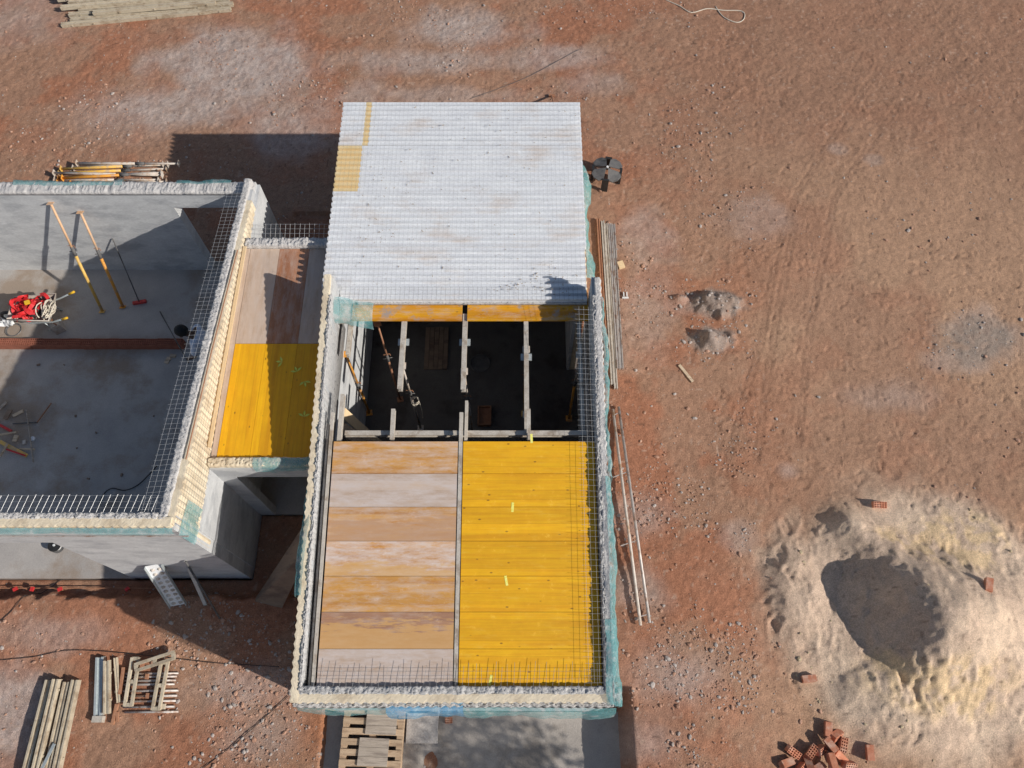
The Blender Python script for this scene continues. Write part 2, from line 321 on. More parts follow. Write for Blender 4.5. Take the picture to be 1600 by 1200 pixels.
# ------------------------------------------------------------------ ground
def make_ground():
    st = .032; xs = np.arange(-14.6, 14.6+st, st); ys = np.arange(-2.4, 19.2+st, st); nx, ny = len(xs), len(ys)
    x, y = np.meshgrid(xs, ys, indexing='ij'); h = ground_h(x, y)
    inb = h == -.08
    sandy = sm(P2(1080,600)[0], P2(1230,600)[0], x+1.2*(fbm(x, y, 1.5, 61)-.5))*(1-sm(11.2, 14, y+1.5*(fbm(x, y, 2, 62)-.5)))
    cl = fbm(x, y, .16, 71, 3); det = .020*(cl-.5)+.014*(lattice(x, y, .06, 77)-.5)+.010*(lattice(x, y, .033, 79)-.5)
    det *= (.55+.9*fbm(x, y, 1.3, 73))*(1-.35*sandy)
    h2 = h+det*(~inb)
    # footprints pressed into the loose sandy soil
    rs = np.random.RandomState(4)
    def stamp(cx, cy, a, L, Wd, dep):
        i0, i1 = int((cx-.25-xs[0])/st), int((cx+.25-xs[0])/st); j0, j1 = int((cy-.25-ys[0])/st), int((cy+.25-ys[0])/st)
        if i0 < 0 or j0 < 0 or i1 >= nx or j1 >= ny: return
        X = x[i0:i1, j0:j1]-cx; Y = y[i0:i1, j0:j1]-cy; u = X*math.cos(a)+Y*math.sin(a); v = -X*math.sin(a)+Y*math.cos(a)
        d = np.hypot(u/L, v/Wd); h2[i0:i1, j0:j1] += -dep*(1-sm(.7, 1.0, d))+dep*.7*np.exp(-((d-1.2)/.2)**2)
    for k in range(900):
        px, py = rs.uniform(1120, 1640), rs.uniform(380, 800)
        if rs.rand() < .25: px, py = rs.uniform(1020, 1600), rs.uniform(60, 420)
        stamp(*P2(px, py), rs.uniform(0, 6.3), .12, .045, rs.uniform(.003, .011))
    for k in range(170):
        a = rs.uniform(0, 6.3); r = rs.uniform(.9, 2.6); stamp(HX+r*1.15*math.cos(a), HY+r*math.sin(a), rs.uniform(0, 6.3), .13, .07, rs.uniform(.005, .018))
    for k in range(30): stamp(*P2(rs.uniform(1200,1290), rs.uniform(810,1020)), rs.uniform(1.0, 2.2), .19, .10, rs.uniform(.006, .018))
    # raked lumps on the heap's south flank
    lump = blob(x, y, 1440, 1075, 1.1, .45, 81); h2 += lump*.09*(lattice(x*1.0, y*.5, .07, 83)-.4)
    h2 = h2.astype(np.float32)
    # colour of the soil itself
    n1, n2, n3 = fbm(x, y, 2.6, 101, 5), fbm(x, y, .8, 103, 5), fbm(x, y, .18, 105, 4)
    C = lambda *a: np.array(a)[None, None, :]
    def mx(a, b, f): return a+(b-a)*np.clip(f, 0, 1)[..., None]
    red, brown, tan = C(.375,.200,.130), C(.365,.222,.150), C(.445,.292,.195)
    c = mx(np.broadcast_to(brown, (nx, ny, 3)), red, sm(.48, .62, n2)*.8)
    c = mx(c, C(.370,.180,.110), sm(.46, .64, fbm(x, y, 1.1, 107, 5))*(1-sm(P2(1120,600)[0], P2(1300,600)[0], x)))
    c = mx(c, tan, sandy*(.35+.9*sm(.35, .6, n1)))
    c = mx(c, C(.335,.203,.136), sm(8, 15, y)*sm(2, 5, x)*.7)
    gr = np.zeros_like(x)
    for px, py, rx, ry, a in ((380,105,2.4,1.5,1.0),(290,170,2.6,.8,.9),(450,200,1.6,.9,.75),(730,45,1.7,.8,.9),(660,95,2.2,.5,.75),(850,90,1.8,.5,.7),(200,170,1.6,.9,.5),(930,130,1.2,.6,.5),
                              (700,150,2.4,.35,.55),(560,150,.9,.5,.6),(20,1130,1.0,1.2,.9),(90,1000,1.2,.35,.5),(380,1080,1.0,.5,.6),(420,1150,1.2,.5,.5),(1060,475,.5,.3,.4),
                              (1540,520,.7,.7,.6),(1500,560,.8,.4,.5),(1010,370,.8,.9,.5),(1000,810,.7,.5,.5),(1050,1060,.8,.6,.6),(1150,840,.4,.3,.4),(1390,620,1.2,.5,.35),(1310,235,.25,.2,.4),(1365,250,.25,.2,.4),(1180,340,.8,.6,.4),
                              (30,30,1.5,1.0,.5),(1230,735,.25,.2,.45),(990,930,.6,.5,.6),(960,1160,1.2,.4,.5),(1010,480,.7,1.6,.4)):
        gr = np.maximum(gr, a*blob(x, y, px, py, rx, ry, 200+px % 50, .7)*(.55+.6*n3))
    c = mx(c, C(.46,.405,.375), gr*.95)
    for px, py, rx, ry in ((1120,476,.62,.40),(1112,532,.58,.34)):
        qx, qy = P2(px, py); d = np.hypot((x-qx)/rx, (y-qy)/ry)+(n3-.5)*.5; c = mx(c, C(.315,.275,.243), (1-sm(.6, 1.1, d))*.9)
    for px, py, rx, ry in ((1535,530,.9,.6),):
        c = mx(c, C(.325,.27,.225), blob(x, y, px, py, rx, ry, 400+px % 7, .5)*(.5+.5*sm(.3, .6, n3)))
    r = np.hypot((x-HX)/1.15, y-HY)+(fbm(x, y, .8, 33)-.5)*.9
    hs = np.maximum(1-sm(1.9, 2.75, r), .9*blob(x, y, 1245, 920, .75, 1.5, 88, .5))
    c = mx(c, mx(np.broadcast_to(C(.68,.525,.395), c.shape), C(.58,.44,.335), sm(.4, .6, n2)), hs)
    yl = np.maximum.reduce([blob(x, y, 1490, 850, 1.0, .6, 91), blob(x, y, 1440, 1075, 1.2, .6, 93), blob(x, y, 1370, 850, .6, .35, 95)])
    c = mx(c, C(.72,.53,.29), yl*.6*sm(.35, .6, n3)*hs)
    c = mx(c, C(.52,.40,.31), blob(x, y, BX and 1352, 925, 1.0, 1.0, 97)*.5)
    for q in TR: d, s = polydist(x, y, q); c = mx(c, C(.26,.16,.11), .30*np.exp(-(d/.08)**2))
    yb = P2(60, 932)[1]
    c = mx(c, C(.37,.165,.085), (1-sm(.0, .8, np.abs(y-.3)))*(1-sm(-3.0, -2.4, x))*sm(-4.0, -3.2, x)*.9)
    c = c*(1-.07*(1-np.clip(hs, 0, 1))[..., None]*C(.5,1.1,1.3))*(.87+.26*n3[..., None])*(.90+.20*lattice(x, y, .05, 111)[..., None])*(.93+.14*lattice(x, y, .04, 113)[..., None])
    sp = lattice(x, y, .06, 117); c = mx(c, C(.50,.36,.28), sm(.86, .95, sp)*(1-.6*sandy)*.6); c = mx(c, C(.10,.06,.045), sm(.13, .05, sp)*.5)
    me = bpy.data.meshes.new('ground'); nv = nx*ny
    co = np.stack([x, y, h2], -1).astype(np.float32).reshape(-1); me.vertices.add(nv); me.vertices.foreach_set('co', co)
    idx = np.arange(nv).reshape(nx, ny); q = np.stack([idx[:-1,:-1], idx[1:,:-1], idx[1:,1:], idx[:-1,1:]], -1).reshape(-1)
    nf = (nx-1)*(ny-1); me.loops.add(nf*4); me.loops.foreach_set('vertex_index', q.astype(np.int32)); me.polygons.add(nf)
    me.polygons.foreach_set('loop_start', np.arange(0, nf*4, 4, dtype=np.int32)); me.polygons.foreach_set('loop_total', np.full(nf, 4, dtype=np.int32))
    me.polygons.foreach_set('use_smooth', np.ones(nf, dtype=bool)); me.update(calc_edges=True)
    at = me.color_attributes.new('albedo', 'FLOAT_COLOR', 'POINT'); rgba = np.ones((nv, 4), np.float32); rgba[:, :3] = np.clip(c, .01, .9).reshape(-1, 3)
    at.data.foreach_set('color', rgba.reshape(-1))
    m = bpy.data.materials.new('soil'); m.use_nodes = True; n = m.node_tree.nodes; l = m.node_tree.links; b = n['Principled BSDF']; b.inputs['Roughness'].default_value = .95
    b.inputs['Specular IOR Level'].default_value = .15
    a = n.new('ShaderNodeAttribute'); a.attribute_name = 'albedo'; tc = n.new('ShaderNodeTexCoord')
    nz = n.new('ShaderNodeTexNoise'); nz.inputs['Scale'].default_value = 38; nz.inputs['Detail'].default_value = 6; nz.inputs['Roughness'].default_value = .75; l.new(tc.outputs['Object'], nz.inputs['Vector'])
    mr = n.new('ShaderNodeMapRange'); mr.inputs[1].default_value = .3; mr.inputs[2].default_value = .7; mr.inputs[3].default_value = .70; mr.inputs[4].default_value = 1.28; l.new(nz.outputs[0], mr.inputs[0])
    x_ = n.new('ShaderNodeMix'); x_.data_type = 'RGBA'; x_.blend_type = 'MULTIPLY'; x_.inputs[0].default_value = 1; l.new(a.outputs['Color'], x_.inputs[6]); l.new(mr.outputs[0], x_.inputs[7]); l.new(x_.outputs[2], b.inputs['Base Color'])
    n2_ = n.new('ShaderNodeTexNoise'); n2_.inputs['Scale'].default_value = 95; n2_.inputs['Detail'].default_value = 3; l.new(tc.outputs['Object'], n2_.inputs['Vector'])
    r2_ = n.new('ShaderNodeMapRange'); r2_.inputs[1].default_value = .3; r2_.inputs[2].default_value = .7; r2_.inputs[3].default_value = .78; r2_.inputs[4].default_value = 1.22; l.new(n2_.outputs[0], r2_.inputs[0])
    y_ = n.new('ShaderNodeMix'); y_.data_type = 'RGBA'; y_.blend_type = 'MULTIPLY'; y_.inputs[0].default_value = 1; l.new(x_.outputs[2], y_.inputs[6]); l.new(r2_.outputs[0], y_.inputs[7]); l.new(y_.outputs[2], b.inputs['Base Color'])
    bp = n.new('ShaderNodeBump'); bp.inputs['Strength'].default_value = .7; bp.inputs['Distance'].default_value = .03; l.new(nz.outputs[0], bp.inputs['Height']); l.new(bp.outputs[0], b.inputs['Normal'])
    me.materials.append(m); o = bpy.data.objects.new('ground', me); col.objects.link(o); struct(o)
    m2 = mat('far_soil', (.27,.14,.09), (.33,.19,.125), .6, .95, .5)
    far = MB(); far.add([(-400,-400,-.35),(400,-400,-.35),(400,400,-.35),(-400,400,-.35)], [(0,1,2,3)]); struct(far.build('terrain', m2))
make_ground()
# pebbles, sorted into three colours
def pebbles():
    rs = np.random.RandomState(9); ph = (1+5**.5)/2
    ico = np.array([(-1,ph,0),(1,ph,0),(-1,-ph,0),(1,-ph,0),(0,-1,ph),(0,1,ph),(0,-1,-ph),(0,1,-ph),(ph,0,-1),(ph,0,1),(-ph,0,-1),(-ph,0,1)])/1.9
    tri = np.array([(0,11,5),(0,5,1),(0,1,7),(0,7,10),(0,10,11),(1,5,9),(5,11,4),(11,10,2),(10,7,6),(7,1,8),(3,9,4),(3,4,2),(3,2,6),(3,6,8),(3,8,9),(4,9,5),(2,4,11),(6,2,10),(8,6,7),(9,8,1)])
    N = 60000; px = rs.uniform(-20, 1620, N); py = rs.uniform(-10, 1215, N)
    pts = np.array([P2(a, b) for a, b in zip(px, py)]); x, y = pts[:, 0], pts[:, 1]
    dens = .06+.9*sm(.50, .68, fbm(x, y, 1.4, 301, 4))
    dens *= np.where(px > 1180, .16, 1)*np.where((px > 930) & (px < 1180) & (py > 330), 1.7, 1)*np.where((py > 960) & (px < 470), 1.3, 1)
    for cx_, cy_, rr_ in ((1118,478,60),(1110,532,55),(1535,530,95),(1050,1060,45),(1150,840,25)): dens = np.where((np.hypot(px-cx_, (py-cy_)*1.6)+25*np.sin(px*.11+py*.07) < rr_), dens+(.3 if rr_ > 80 else .75), dens)
    keep = (rs.rand(N) < dens) & (ground_h(x, y) != -.08) & ~((x < LE_OUT) & (y > LS_OUT) & (y < LN_OUT))
    r = np.hypot((x-HX)/1.15, y-HY); keep &= (r > 1.5) | (rs.rand(N) < .2)
    x, y, r = x[keep], y[keep], r[keep]; n = len(x); z = ground_h(x, y)
    size = np.minimum(.006+.0075*rs.exponential(1, n), .042)
    kind = np.where(r < 2.4, 2, np.where(rs.rand(n) < .62, 0, 1))
    pxk, pyk = px[keep], py[keep]
    for cx_, cy_, rr_ in ((1118,478,60),(1110,532,55),(1535,530,95),(1050,1060,45),(1150,840,25)): kind = np.where((np.hypot(pxk-cx_, (pyk-cy_)*1.6) < rr_) & (rs.rand(n) < .6), 1, kind)
    for k, (nm, mt, lb) in enumerate((('red_gravel','stone_red','loose reddish stones strewn over the bare soil'),('grey_gravel','stone_grey','loose grey stones strewn over the bare soil'),('sand_lumps','stone_sand','small clods lying on the sand heap'))):
        s = np.where(kind == k)[0]; m = len(s)
        v = ico[None]*(1+.35*(rs.rand(m, 12, 1)-.5))*size[s][:, None, None]*np.stack([rs.uniform(.8,1.5,m), rs.uniform(.7,1.1,m), rs.uniform(.5,.85,m)], -1)[:, None, :]
        a = rs.uniform(0, 6.3, m); ca, sa = np.cos(a)[:, None], np.sin(a)[:, None]
        vx, vy = v[..., 0]*ca-v[..., 1]*sa, v[..., 0]*sa+v[..., 1]*ca
        V = np.stack([vx+x[s][:, None], vy+y[s][:, None], v[..., 2]+z[s][:, None]+size[s][:, None]*.25], -1).reshape(-1, 3)
        Fc = (tri[None]+12*np.arange(m)[:, None, None]).reshape(-1, 3)
        me = bpy.data.meshes.new(nm); me.from_pydata(V.tolist(), [], Fc.tolist()); me.materials.append(M[mt]); o = bpy.data.objects.new(nm, me); col.objects.link(o)
        tag(o, lb, 'stones', None, 'stuff')
pebbles()
# ------------------------------------------------------------------ walls
def par(y): return 2.85+.118*(y-RS)                 # parapet top of the right building
def ltop(y): return 3.68-.137*(y-LS_OUT)            # east wall top of the left building
def fr(p0, p1):
    p0, p1 = Vector(p0), Vector(p1); d = p1-p0; L = d.length; d.normalize(); return p0, d, Vector((-d.y, d.x, 0)), L
def layer(name, p0, p1, t0, t1, zb, zt, m, parent, wave=0, rough=.0, step=.03, pitch=.12, seed=1, wave0=0, bot=None):
    """a run of wall skin between offsets t0 and t1 (left of p0->p1), with wavy faces and a broken top"""
    p0, d, n, L = fr(p0, p1); step = .018 if rough > .02 else step; k = int(L/step)+1; s = np.linspace(0, L, k); nt_ = 8 if rough > .02 else 6
    rs = np.random.RandomState(seed)
    verts = []; faces = []; row = nt_+2
    lo = np.convolve(rs.rand(k+8)-.5, np.ones(5)/5, 'same')[:k]*2
    e0 = np.convolve(rs.rand(k+8)-.5, np.ones(3)/3, 'same')[:k]; e1 = np.convolve(rs.rand(k+8)-.5, np.ones(3)/3, 'same')[:k]
    for i in range(k):
        a = t0+wave0*math.sin(2*math.pi*s[i]/pitch)+rough*.5*e0[i]; b = t1+wave*math.sin(2*math.pi*s[i]/pitch)+rough*.5*e1[i]
        base = p0+d*s[i]; ztop = zt(base) if callable(zt) else zt; zbot = zb(base) if callable(zb) else zb
        q = base+n*(t0+wave0*math.sin(2*math.pi*s[i]/pitch)); verts.append((q.x, q.y, zbot))
        for j in range(nt_):
            t = a+(b-a)*j/(nt_-1); q = base+n*t; edge = (j in (0, nt_-1))
            verts.append((q.x, q.y, ztop+rough*(.6*lo[i]+.65*(rs.rand()-.5))-(rough*.4 if edge else 0)))
        q = base+n*(t1+wave*math.sin(2*math.pi*s[i]/pitch)); verts.append((q.x, q.y, zbot))
    for i in range(k-1):
        for j in range(row-1): faces.append((i*row+j, i*row+j+1, (i+1)*row+j+1, (i+1)*row+j))
        faces.append((i*row+row-1, i*row, (i+1)*row, (i+1)*row+row-1))
    faces += [tuple(range(row))[::-1], tuple((k-1)*row+j for j in range(row))]
    return MB().add(verts, faces).build(name, m, parent, rough > .02)
def wires(name, o, u, Lu, v, Lv, sp, m, parent, r=.0023, spv=None, jit=.0, seed=0, sag=None):
    """welded wire mesh sheet from corner o, along u and v"""
    rs = np.random.RandomState(seed); b = MB(); o, u, v = Vector(o), Vector(u).normalized(), Vector(v).normalized(); spv = spv or sp
    for i in range(int(Lu/sp)+1):
        e = Lv*(1+jit*(rs.rand()-.3)); sk = u*(rs.rand()-.5)*jit*.12
        b.tube([o+u*i*sp, o+u*i*sp+v*e+sk], r, 4, False)
    for j in range(int(Lv/spv)+1): b.tube([o+v*j*spv, o+u*Lu+v*j*spv], r, 4, False)
    ob = b.build(name, m, parent); ob['kind'] = 'stuff'; return ob
def net(name, p0, p1, prof, m, parent, amp=.03, seed=0, step=.05, env=None):
    p0, d, n, L = fr(p0, p1); k = max(3, int(L/step)); rs = np.random.RandomState(seed); row = len(prof); vs = []; fs = []
    ph = rs.rand(6)*6.3
    for i in range(k+1):
        s = L*i/k; w = sum(math.sin(s*f+ph[q])/(1+q) for q, f in enumerate((3.1, 7.3, 15.7, 29.)))
        ev = env(s/L) if env else 1
        for j, (t, z) in enumerate(prof):
            q = p0+d*s+n*(t*ev+amp*w*(.3+j/row)*ev+amp*.3*(rs.rand()-.5)); zz = z+amp*.5*math.sin(s*9+j)+amp*.4*(rs.rand()-.5)
            vs.append((q.x, q.y, q.z+zz))
    for i in range(k):
        for j in range(row-1): fs.append((i*row+j, i*row+j+1, (i+1)*row+j+1, (i+1)*row+j))
    return MB().add(vs, fs).build(name, m, parent, True)
def sloped(b, x0, x1, y0, y1, z0, za, zb):
    """box whose top runs from za at y0 to zb at y1"""
    return b.add([(x0,y0,z0),(x1,y0,z0),(x1,y1,z0),(x0,y1,z0),(x0,y0,za),(x1,y0,za),(x1,y1,zb),(x0,y1,zb)],
                 [(3,2,1,0),(4,5,6,7),(0,1,5,4),(1,2,6,5),(2,3,7,6),(3,0,4,7)])
XW = -13.4
# floors
struct(MB().mm((XW, LS_OUT, -.3), (LE_OUT-.003, LN_OUT-.003, .06)).build('floor', 'slab'))
struct(MB().mm((LE_OUT, 3.9, -.3), (RW, 8.05, .055)).build('floor', 'slab'))
struct(MB().mm((RW+.01, RS+.01, -.3), (RE-.01, RN-.01, .05)).build('floor', 'slab_bay_shade'))
# ---- left building
LB = empty('house_shell', 'roofless grey plastered house shell with wire mesh along its sloping wall tops', 'building', loc=(-9, 6, 0))
def kid(o, p):
    o.parent = p; o.matrix_parent_inverse = Matrix.Translation(p.location).inverted(); return o
def setp(o, p): return kid(o, p)
b = MB()   # east wall with a doorway to the passage
dy0, dy1, dz = 5.35, 6.45, 2.15
sloped(b, LE_IN, LE_OUT-.04, LS_OUT+.22, dy0, .06, ltop(LS_OUT+.22)-.05, ltop(dy0)-.05)
sloped(b, LE_IN, LE_OUT-.04, dy1, LN_IN, .06, ltop(dy1)-.05, ltop(LN_IN)-.05)
sloped(b, LE_IN, LE_OUT-.04, dy0, dy1, dz, ltop(dy0)-.05, ltop(dy1)-.05)
we = setp(b.build('wall', 'plaster'), LB)
def sub(o, p): o.parent = p; o.matrix_parent_inverse = p.matrix_parent_inverse.inverted() @ Matrix() if False else Matrix(); return o
def attach(o, part, thing):
    o.parent = part; o.matrix_parent_inverse = Matrix(); return o
# (parts keep world-space vertices; a part's own transform is the inverse of its thing's location, so sub-parts need no offset)
attach(MB().mm((LE_OUT-.039, LS_OUT+.2, -.2), (LE_OUT+.012, 3.88, 2.72)).build('render_coat', 'plaster'), we, LB)
attach(MB().mm((LE_OUT-.039, 8.06, -.2), (LE_OUT+.012, LN_OUT, 2.60)).build('render_coat', 'plaster'), we, LB)
attach(layer('insulation_core', (LE_OUT-.10, LS_OUT+.05, 0), (LE_OUT-.10, 8.9, 0), -.10, 0, 2.2, lambda p: ltop(p.y)-.02, 'eps_cream', None, wave0=.010, rough=.005, seed=3), we, LB)
attach(layer('rough_render', (LE_IN, LS_OUT+.12, 0), (LE_IN, LN_OUT, 0), -.125, .008, 2.3, lambda p: ltop(p.y)+.005, 'crumb_white', None, rough=.04, seed=4), we, LB)
sd = Vector((0, 1, -.137))
attach(wires('wire_mesh', (LE_IN+.02, LS_OUT+.2, ltop(LS_OUT+.2)+.0), sd, 6.5, (-1, -.10, .10), .27, .085, 'wire', None, r=.0017, jit=.15, seed=2), we, LB)
attach(wires('wire_mesh', (LE_OUT+.016, LS_OUT+.08, ltop(LS_OUT)-.03), sd, 5.3, (0, 0, -1), .85, .085, 'wire_dark', None, r=.0018, seed=3), we, LB)
b = MB()   # north wall with a doorway
nz = 2.64
b.mm((XW, LN_IN, .06), (-6.4, LN_OUT, nz)); b.mm((-6.4, LN_IN, 2.2), (-5.05, LN_OUT, nz)); b.mm((-5.05, LN_IN, .06), (LE_OUT-.04, LN_OUT, nz))
wn = setp(b.build('wall', 'plaster'), LB)
attach(layer('rough_render', (XW, LN_IN, 0), (LE_OUT-.05, LN_IN, 0), -.008, .235, nz-.06, nz+.03, 'crumb_white', None, rough=.035, seed=6), wn, LB)
attach(net('safety_net', (-9.2, LN_OUT, nz), (-7.2, LN_OUT, nz), [(-.08,.04),(-.03,.05),(.02,.05),(.05,-.1),(.06,-.5)], 'net', None, .02, 5), wn, LB)
attach(net('safety_net', (-6.2, LN_OUT, nz), (-5.2, LN_OUT, nz), [(-.05,.05),(.02,.05),(.05,-.1),(.06,-.5)], 'net', None, .03, 6), wn, LB)
b = MB()   # south wall with a wide opening
b.mm((-6.8, LS_OUT, -.25), (LE_OUT-.002, LS_OUT+.2, 3.58)); b.mm((XW, LS_OUT, 2.8), (-6.8, LS_OUT+.2, 3.58)); b.mm((XW, LS_OUT, -.25), (-11.5, LS_OUT+.2, 2.8))
ws = setp(b.build('wall', 'plaster'), LB)
attach(layer('insulation_core', (XW, LS_OUT+.02, 0), (LE_OUT-.02, LS_OUT+.02, 0), 0, .13, 3.5, 3.68, 'eps_cream', None, wave0=.012, rough=.005, seed=8), ws, LB)
attach(layer('rough_render', (XW, LS_OUT+.13, 0), (LE_IN, LS_OUT+.13, 0), -.01, .085, 3.5, 3.69, 'crumb_white', None, rough=.05, seed=9), ws, LB)
attach(net('safety_net', (XW, LS_OUT, 3.6), (LE_OUT, LS_OUT, 3.6), [(-.0,.05),(-.05,.02),(-.06,-.07)], 'net', None, .012, 10), ws, LB)
attach(net('safety_net', (LE_OUT+.02, LS_OUT-.05, 3.1), (LE_OUT+.02, LS_OUT+.50, 3.0), [(-.005,.34),(-.02,.2),(-.03,.0),(-.03,-.25)], 'net', None, .03, 12), ws, LB)
attach(MB().tube([(XW, LS_OUT-.09, 3.56), (-4.5, LS_OUT-.09, 3.56)], .012, 6).build('guide_rod', 'steel'), ws, LB)
attach(wires('wire_mesh', (XW, LS_OUT+.2, 3.66), (1,0,0), 8.4, (.25, 1, .06), .27, .095, 'wire', None, r=.0018, spv=.088, jit=.08, seed=5), ws, LB)
setp(MB().mm((XW-.2, LS_OUT, -.2), (XW-.002, LN_OUT, 2.6)).build('wall', 'plaster'), LB)
# timber lath and rod lying on the wall's outer edge
tag(MB().bar((LE_OUT+.05, 4.15, 2.97), (LE_OUT+.05, 7.85, 2.90), .05, .03).build('timber_lath', 'timber_new'), 'long pale timber lath lying along the wall foot beside the link deck', 'lath')
tag(MB().tube([(LE_OUT-.02, 3.75, ltop(3.75)+.02), (LE_OUT-.035, 5.6, ltop(5.6)+.02), (LE_OUT-.02, 7.7, ltop(7.7)+.02)], .011, 6).build('steel_rod', 'rust'), 'thin steel rod lying on the sloping wall top above the link deck', 'rod')
# ---- link between the two buildings
LK = empty('link_passage', 'narrow covered link between the two buildings with an open south side', 'building', loc=(-3.9, 6, 0))
YS0, YS1, YN0, YN1 = 3.88, 4.03, 7.91, 8.07
b = MB(); b.mm((LE_OUT+.014, YS0, 2.33), (RW-.002, YS1, 2.76)); b.mm((LE_OUT+.014, YS0, .055), (-4.42, YS1, 2.33))
w1 = setp(b.build('wall', 'plaster'), LK)
attach(layer('insulation_core', (LE_OUT+.02, YS0+.01, 0), (RW-.01, YS0+.01, 0), 0, .14, 2.7, 2.86, 'eps_cream', None, rough=.05, seed=14), w1, LK)
attach(net('safety_net', (-4.0, YS0+.01, 2.8), (RW-.02, YS0+.01, 2.8), [(.12,.08),(.02,.085),(-.03,.0),(-.04,-.12)], 'net', None, .02, 15), w1, LK)
w2 = setp(MB().mm((LE_OUT+.014, YN0, .055), (RW-.002, YN1, 2.72)).build('wall', 'plaster'), LK)
attach(layer('rough_render', (LE_OUT+.02, YN0, 0), (RW-.01, YN0, 0), -.005, .165, 2.66, 2.86, 'crumb_white', None, rough=.05, seed=16), w2, LK)
attach(wires('wire_mesh', (LE_OUT+.1, YN1, 2.84), (1,0,0), 1.5, (0, 1, .25), .26, .085, 'wire', None, jit=.1, seed=7), w2, LK)
LD = empty('formwork_deck', 'narrow formwork deck, half yellow and half bare brown panels, over the link', 'formwork', loc=(-3.9, 6, 2.7))
zl = 2.76; yj = W(400, 537, zl).y
xs_ = [LE_OUT+.10, -4.10, -3.58, RW-.004]
def panel(name, x0, x1, y0, y1, z, m, th=.027):
    o = MB().box((0,0,0), (x1-x0-.004, y1-y0-.004, th)).build(name, m); o.location = ((x0+x1)/2, (y0+y1)/2, z-th/2); return o
for i in range(3):
    o = panel('panel', xs_[i], xs_[i+1], YS1+.01, yj, zl+.001*i, 'p_yellow_y'); kid(o, LD)
    o = panel('panel', xs_[i], xs_[i+1], yj+.003, YN0-.01, zl-.001*i, ('p_grey_y', 'p_brown_y', 'p_grey_y')[i]); kid(o, LD)
kid(panel('edge_board', LE_OUT+.012, LE_OUT+.096, YS1+.01, YN0-.01, zl+.006, 'p_grey_y'), LD)
for i, (px, py) in enumerate(((441,566),(464,581),(476,596),(475,651))):
    q = W(px, py, zl+.004); a = random.uniform(0, 6); bb = MB()
    for k in range(3):
        t = a+k*1.1; bb.add([(q.x, q.y, q.z), (q.x+.06*math.cos(t-.35), q.y+.06*math.sin(t-.35), q.z+.012), (q.x+.11*math.cos(t), q.y+.11*math.sin(t), q.z+.006), (q.x+.06*math.cos(t+.35), q.y+.06*math.sin(t+.35), q.z+.012)], [(0,1,2,3)])
    tag(bb.build('leaf', 'leaf_light'), 'small light green leaf fallen on the yellow link deck', 'leaf', 'fallen leaves on the link deck')
# ---- right building
RB = empty('annex_shell', 'grey annex shell with wavy foam wall tops, half roofed in white panels', 'building', loc=(-.8, 5.6, 0))
YP = 6.85                                            # where the raised parapets stop
def rtop(y): return np.where(y < YP, par(y), 3.02)
b = MB(); sloped(b, RW+.10, -2.90, RS+.18, YP, .05, par(RS+.18)-.05, par(YP)-.05); b.mm((RW+.10, YP, .05), (-2.90, RN, 3.0))
ww = setp(b.build('wall', 'plaster'), RB)
attach(layer('insulation_core', (RW, RS, 0), (RW, YP, 0), -.105, 0, -.15, lambda p: par(p.y), 'eps_cream', None, wave=.011, rough=.005, seed=20), ww, RB)
attach(layer('insulation_core', (RW, YP+.01, 0), (RW, RN, 0), -.105, 0, -.15, 3.0, 'eps_cream', None, wave=.014, seed=21), ww, RB)
attach(layer('rough_render', (RW+.095, RS+.15, 0), (RW+.095, YP-.35, 0), -.048, .0, 2.4, lambda p: par(p.y)+.01, 'crumb', None, rough=.045, seed=22), ww, RB)
attach(wires('wire_mesh', (-2.893, RS+.25, par(RS+.25)), (0,1,.118), 6.2, (.06, 0, -1), .45, .075, 'wire', None, r=.0014, seed=9), ww, RB)
attach(net('safety_net', (-2.95, 6.28, 3.35), (-2.30, 6.28, 3.12), [(.32,.03),(.16,.06),(0,.03),(-.06,-.05),(-.07,-.16)], 'net', None, .02, 23), ww, RB)
attach(net('safety_net', (RW-.01, 1.9, 0), (RW-.01, 3.6, 0), [(-.08, par(2.7)+.05), (.02, par(2.7)+.03), (.05, par(2.7)-.15), (.05, par(2.7)-.5)], 'net', None, .03, 24), ww, RB)
b = MB(); sloped(b, 1.235, 1.29, RS+.18, YP, .05, par(RS+.18)-.05, par(YP)-.08); b.mm((1.04, YP, .05), (1.095, RN, 3.0))
wx = setp(b.build('wall', 'plaster'), RB)
attach(layer('insulation_core', (RE-.10, RS, 0), (RE-.10, YP-.05, 0), -.10, 0, -.1, lambda p: par(p.y), 'crumb_white', None, wave0=.012, rough=.021, seed=25), wx, RB)
attach(layer('insulation_core', (RE-.27, YP+.01, 0), (RE-.27, RN, 0), -.10, 0, -.1, 3.0, 'eps_cream', None, wave0=.014, seed=26), wx, RB)
attach(layer('rough_render', (1.228, RS+.15, 0), (1.228, YP-.35, 0), -.055, .006, 2.4, lambda p: par(p.y)-.005, 'crumb', None, rough=.05, seed=27), wx, RB)
attach(wires('wire_mesh', (1.235, RS+.25, par(RS+.25)+.0), (0,1,.118), 5.55, (-1, 0, .10), .28, .082, 'wire', None, r=.0017, spv=.075, jit=.1, seed=11), wx, RB)
attach(net('safety_net', (RE, RS-.05, par(RS)), (RE, 3.6, par(3.6)), [(.03,.03),(-.03,.03),(-.07,-.06),(-.07,-.5)], 'net', None, .025, 28), wx, RB)
attach(net('safety_net', (RE, 3.6, par(3.6)), (RE, YP-.4, par(YP-.4)), [(.0,.0),(-.04,.01),(-.07,-.06),(-.08,-.5)], 'net', None, .03, 29), wx, RB)
attach(net('safety_net', (RE-.16, 7.2, 2.85), (RE-.16, 9.6, 2.85), [(.0,.1),(-.06,.05),(-.12,-.1),(-.12,-.6)], 'net', None, .05, 30), wx, RB)
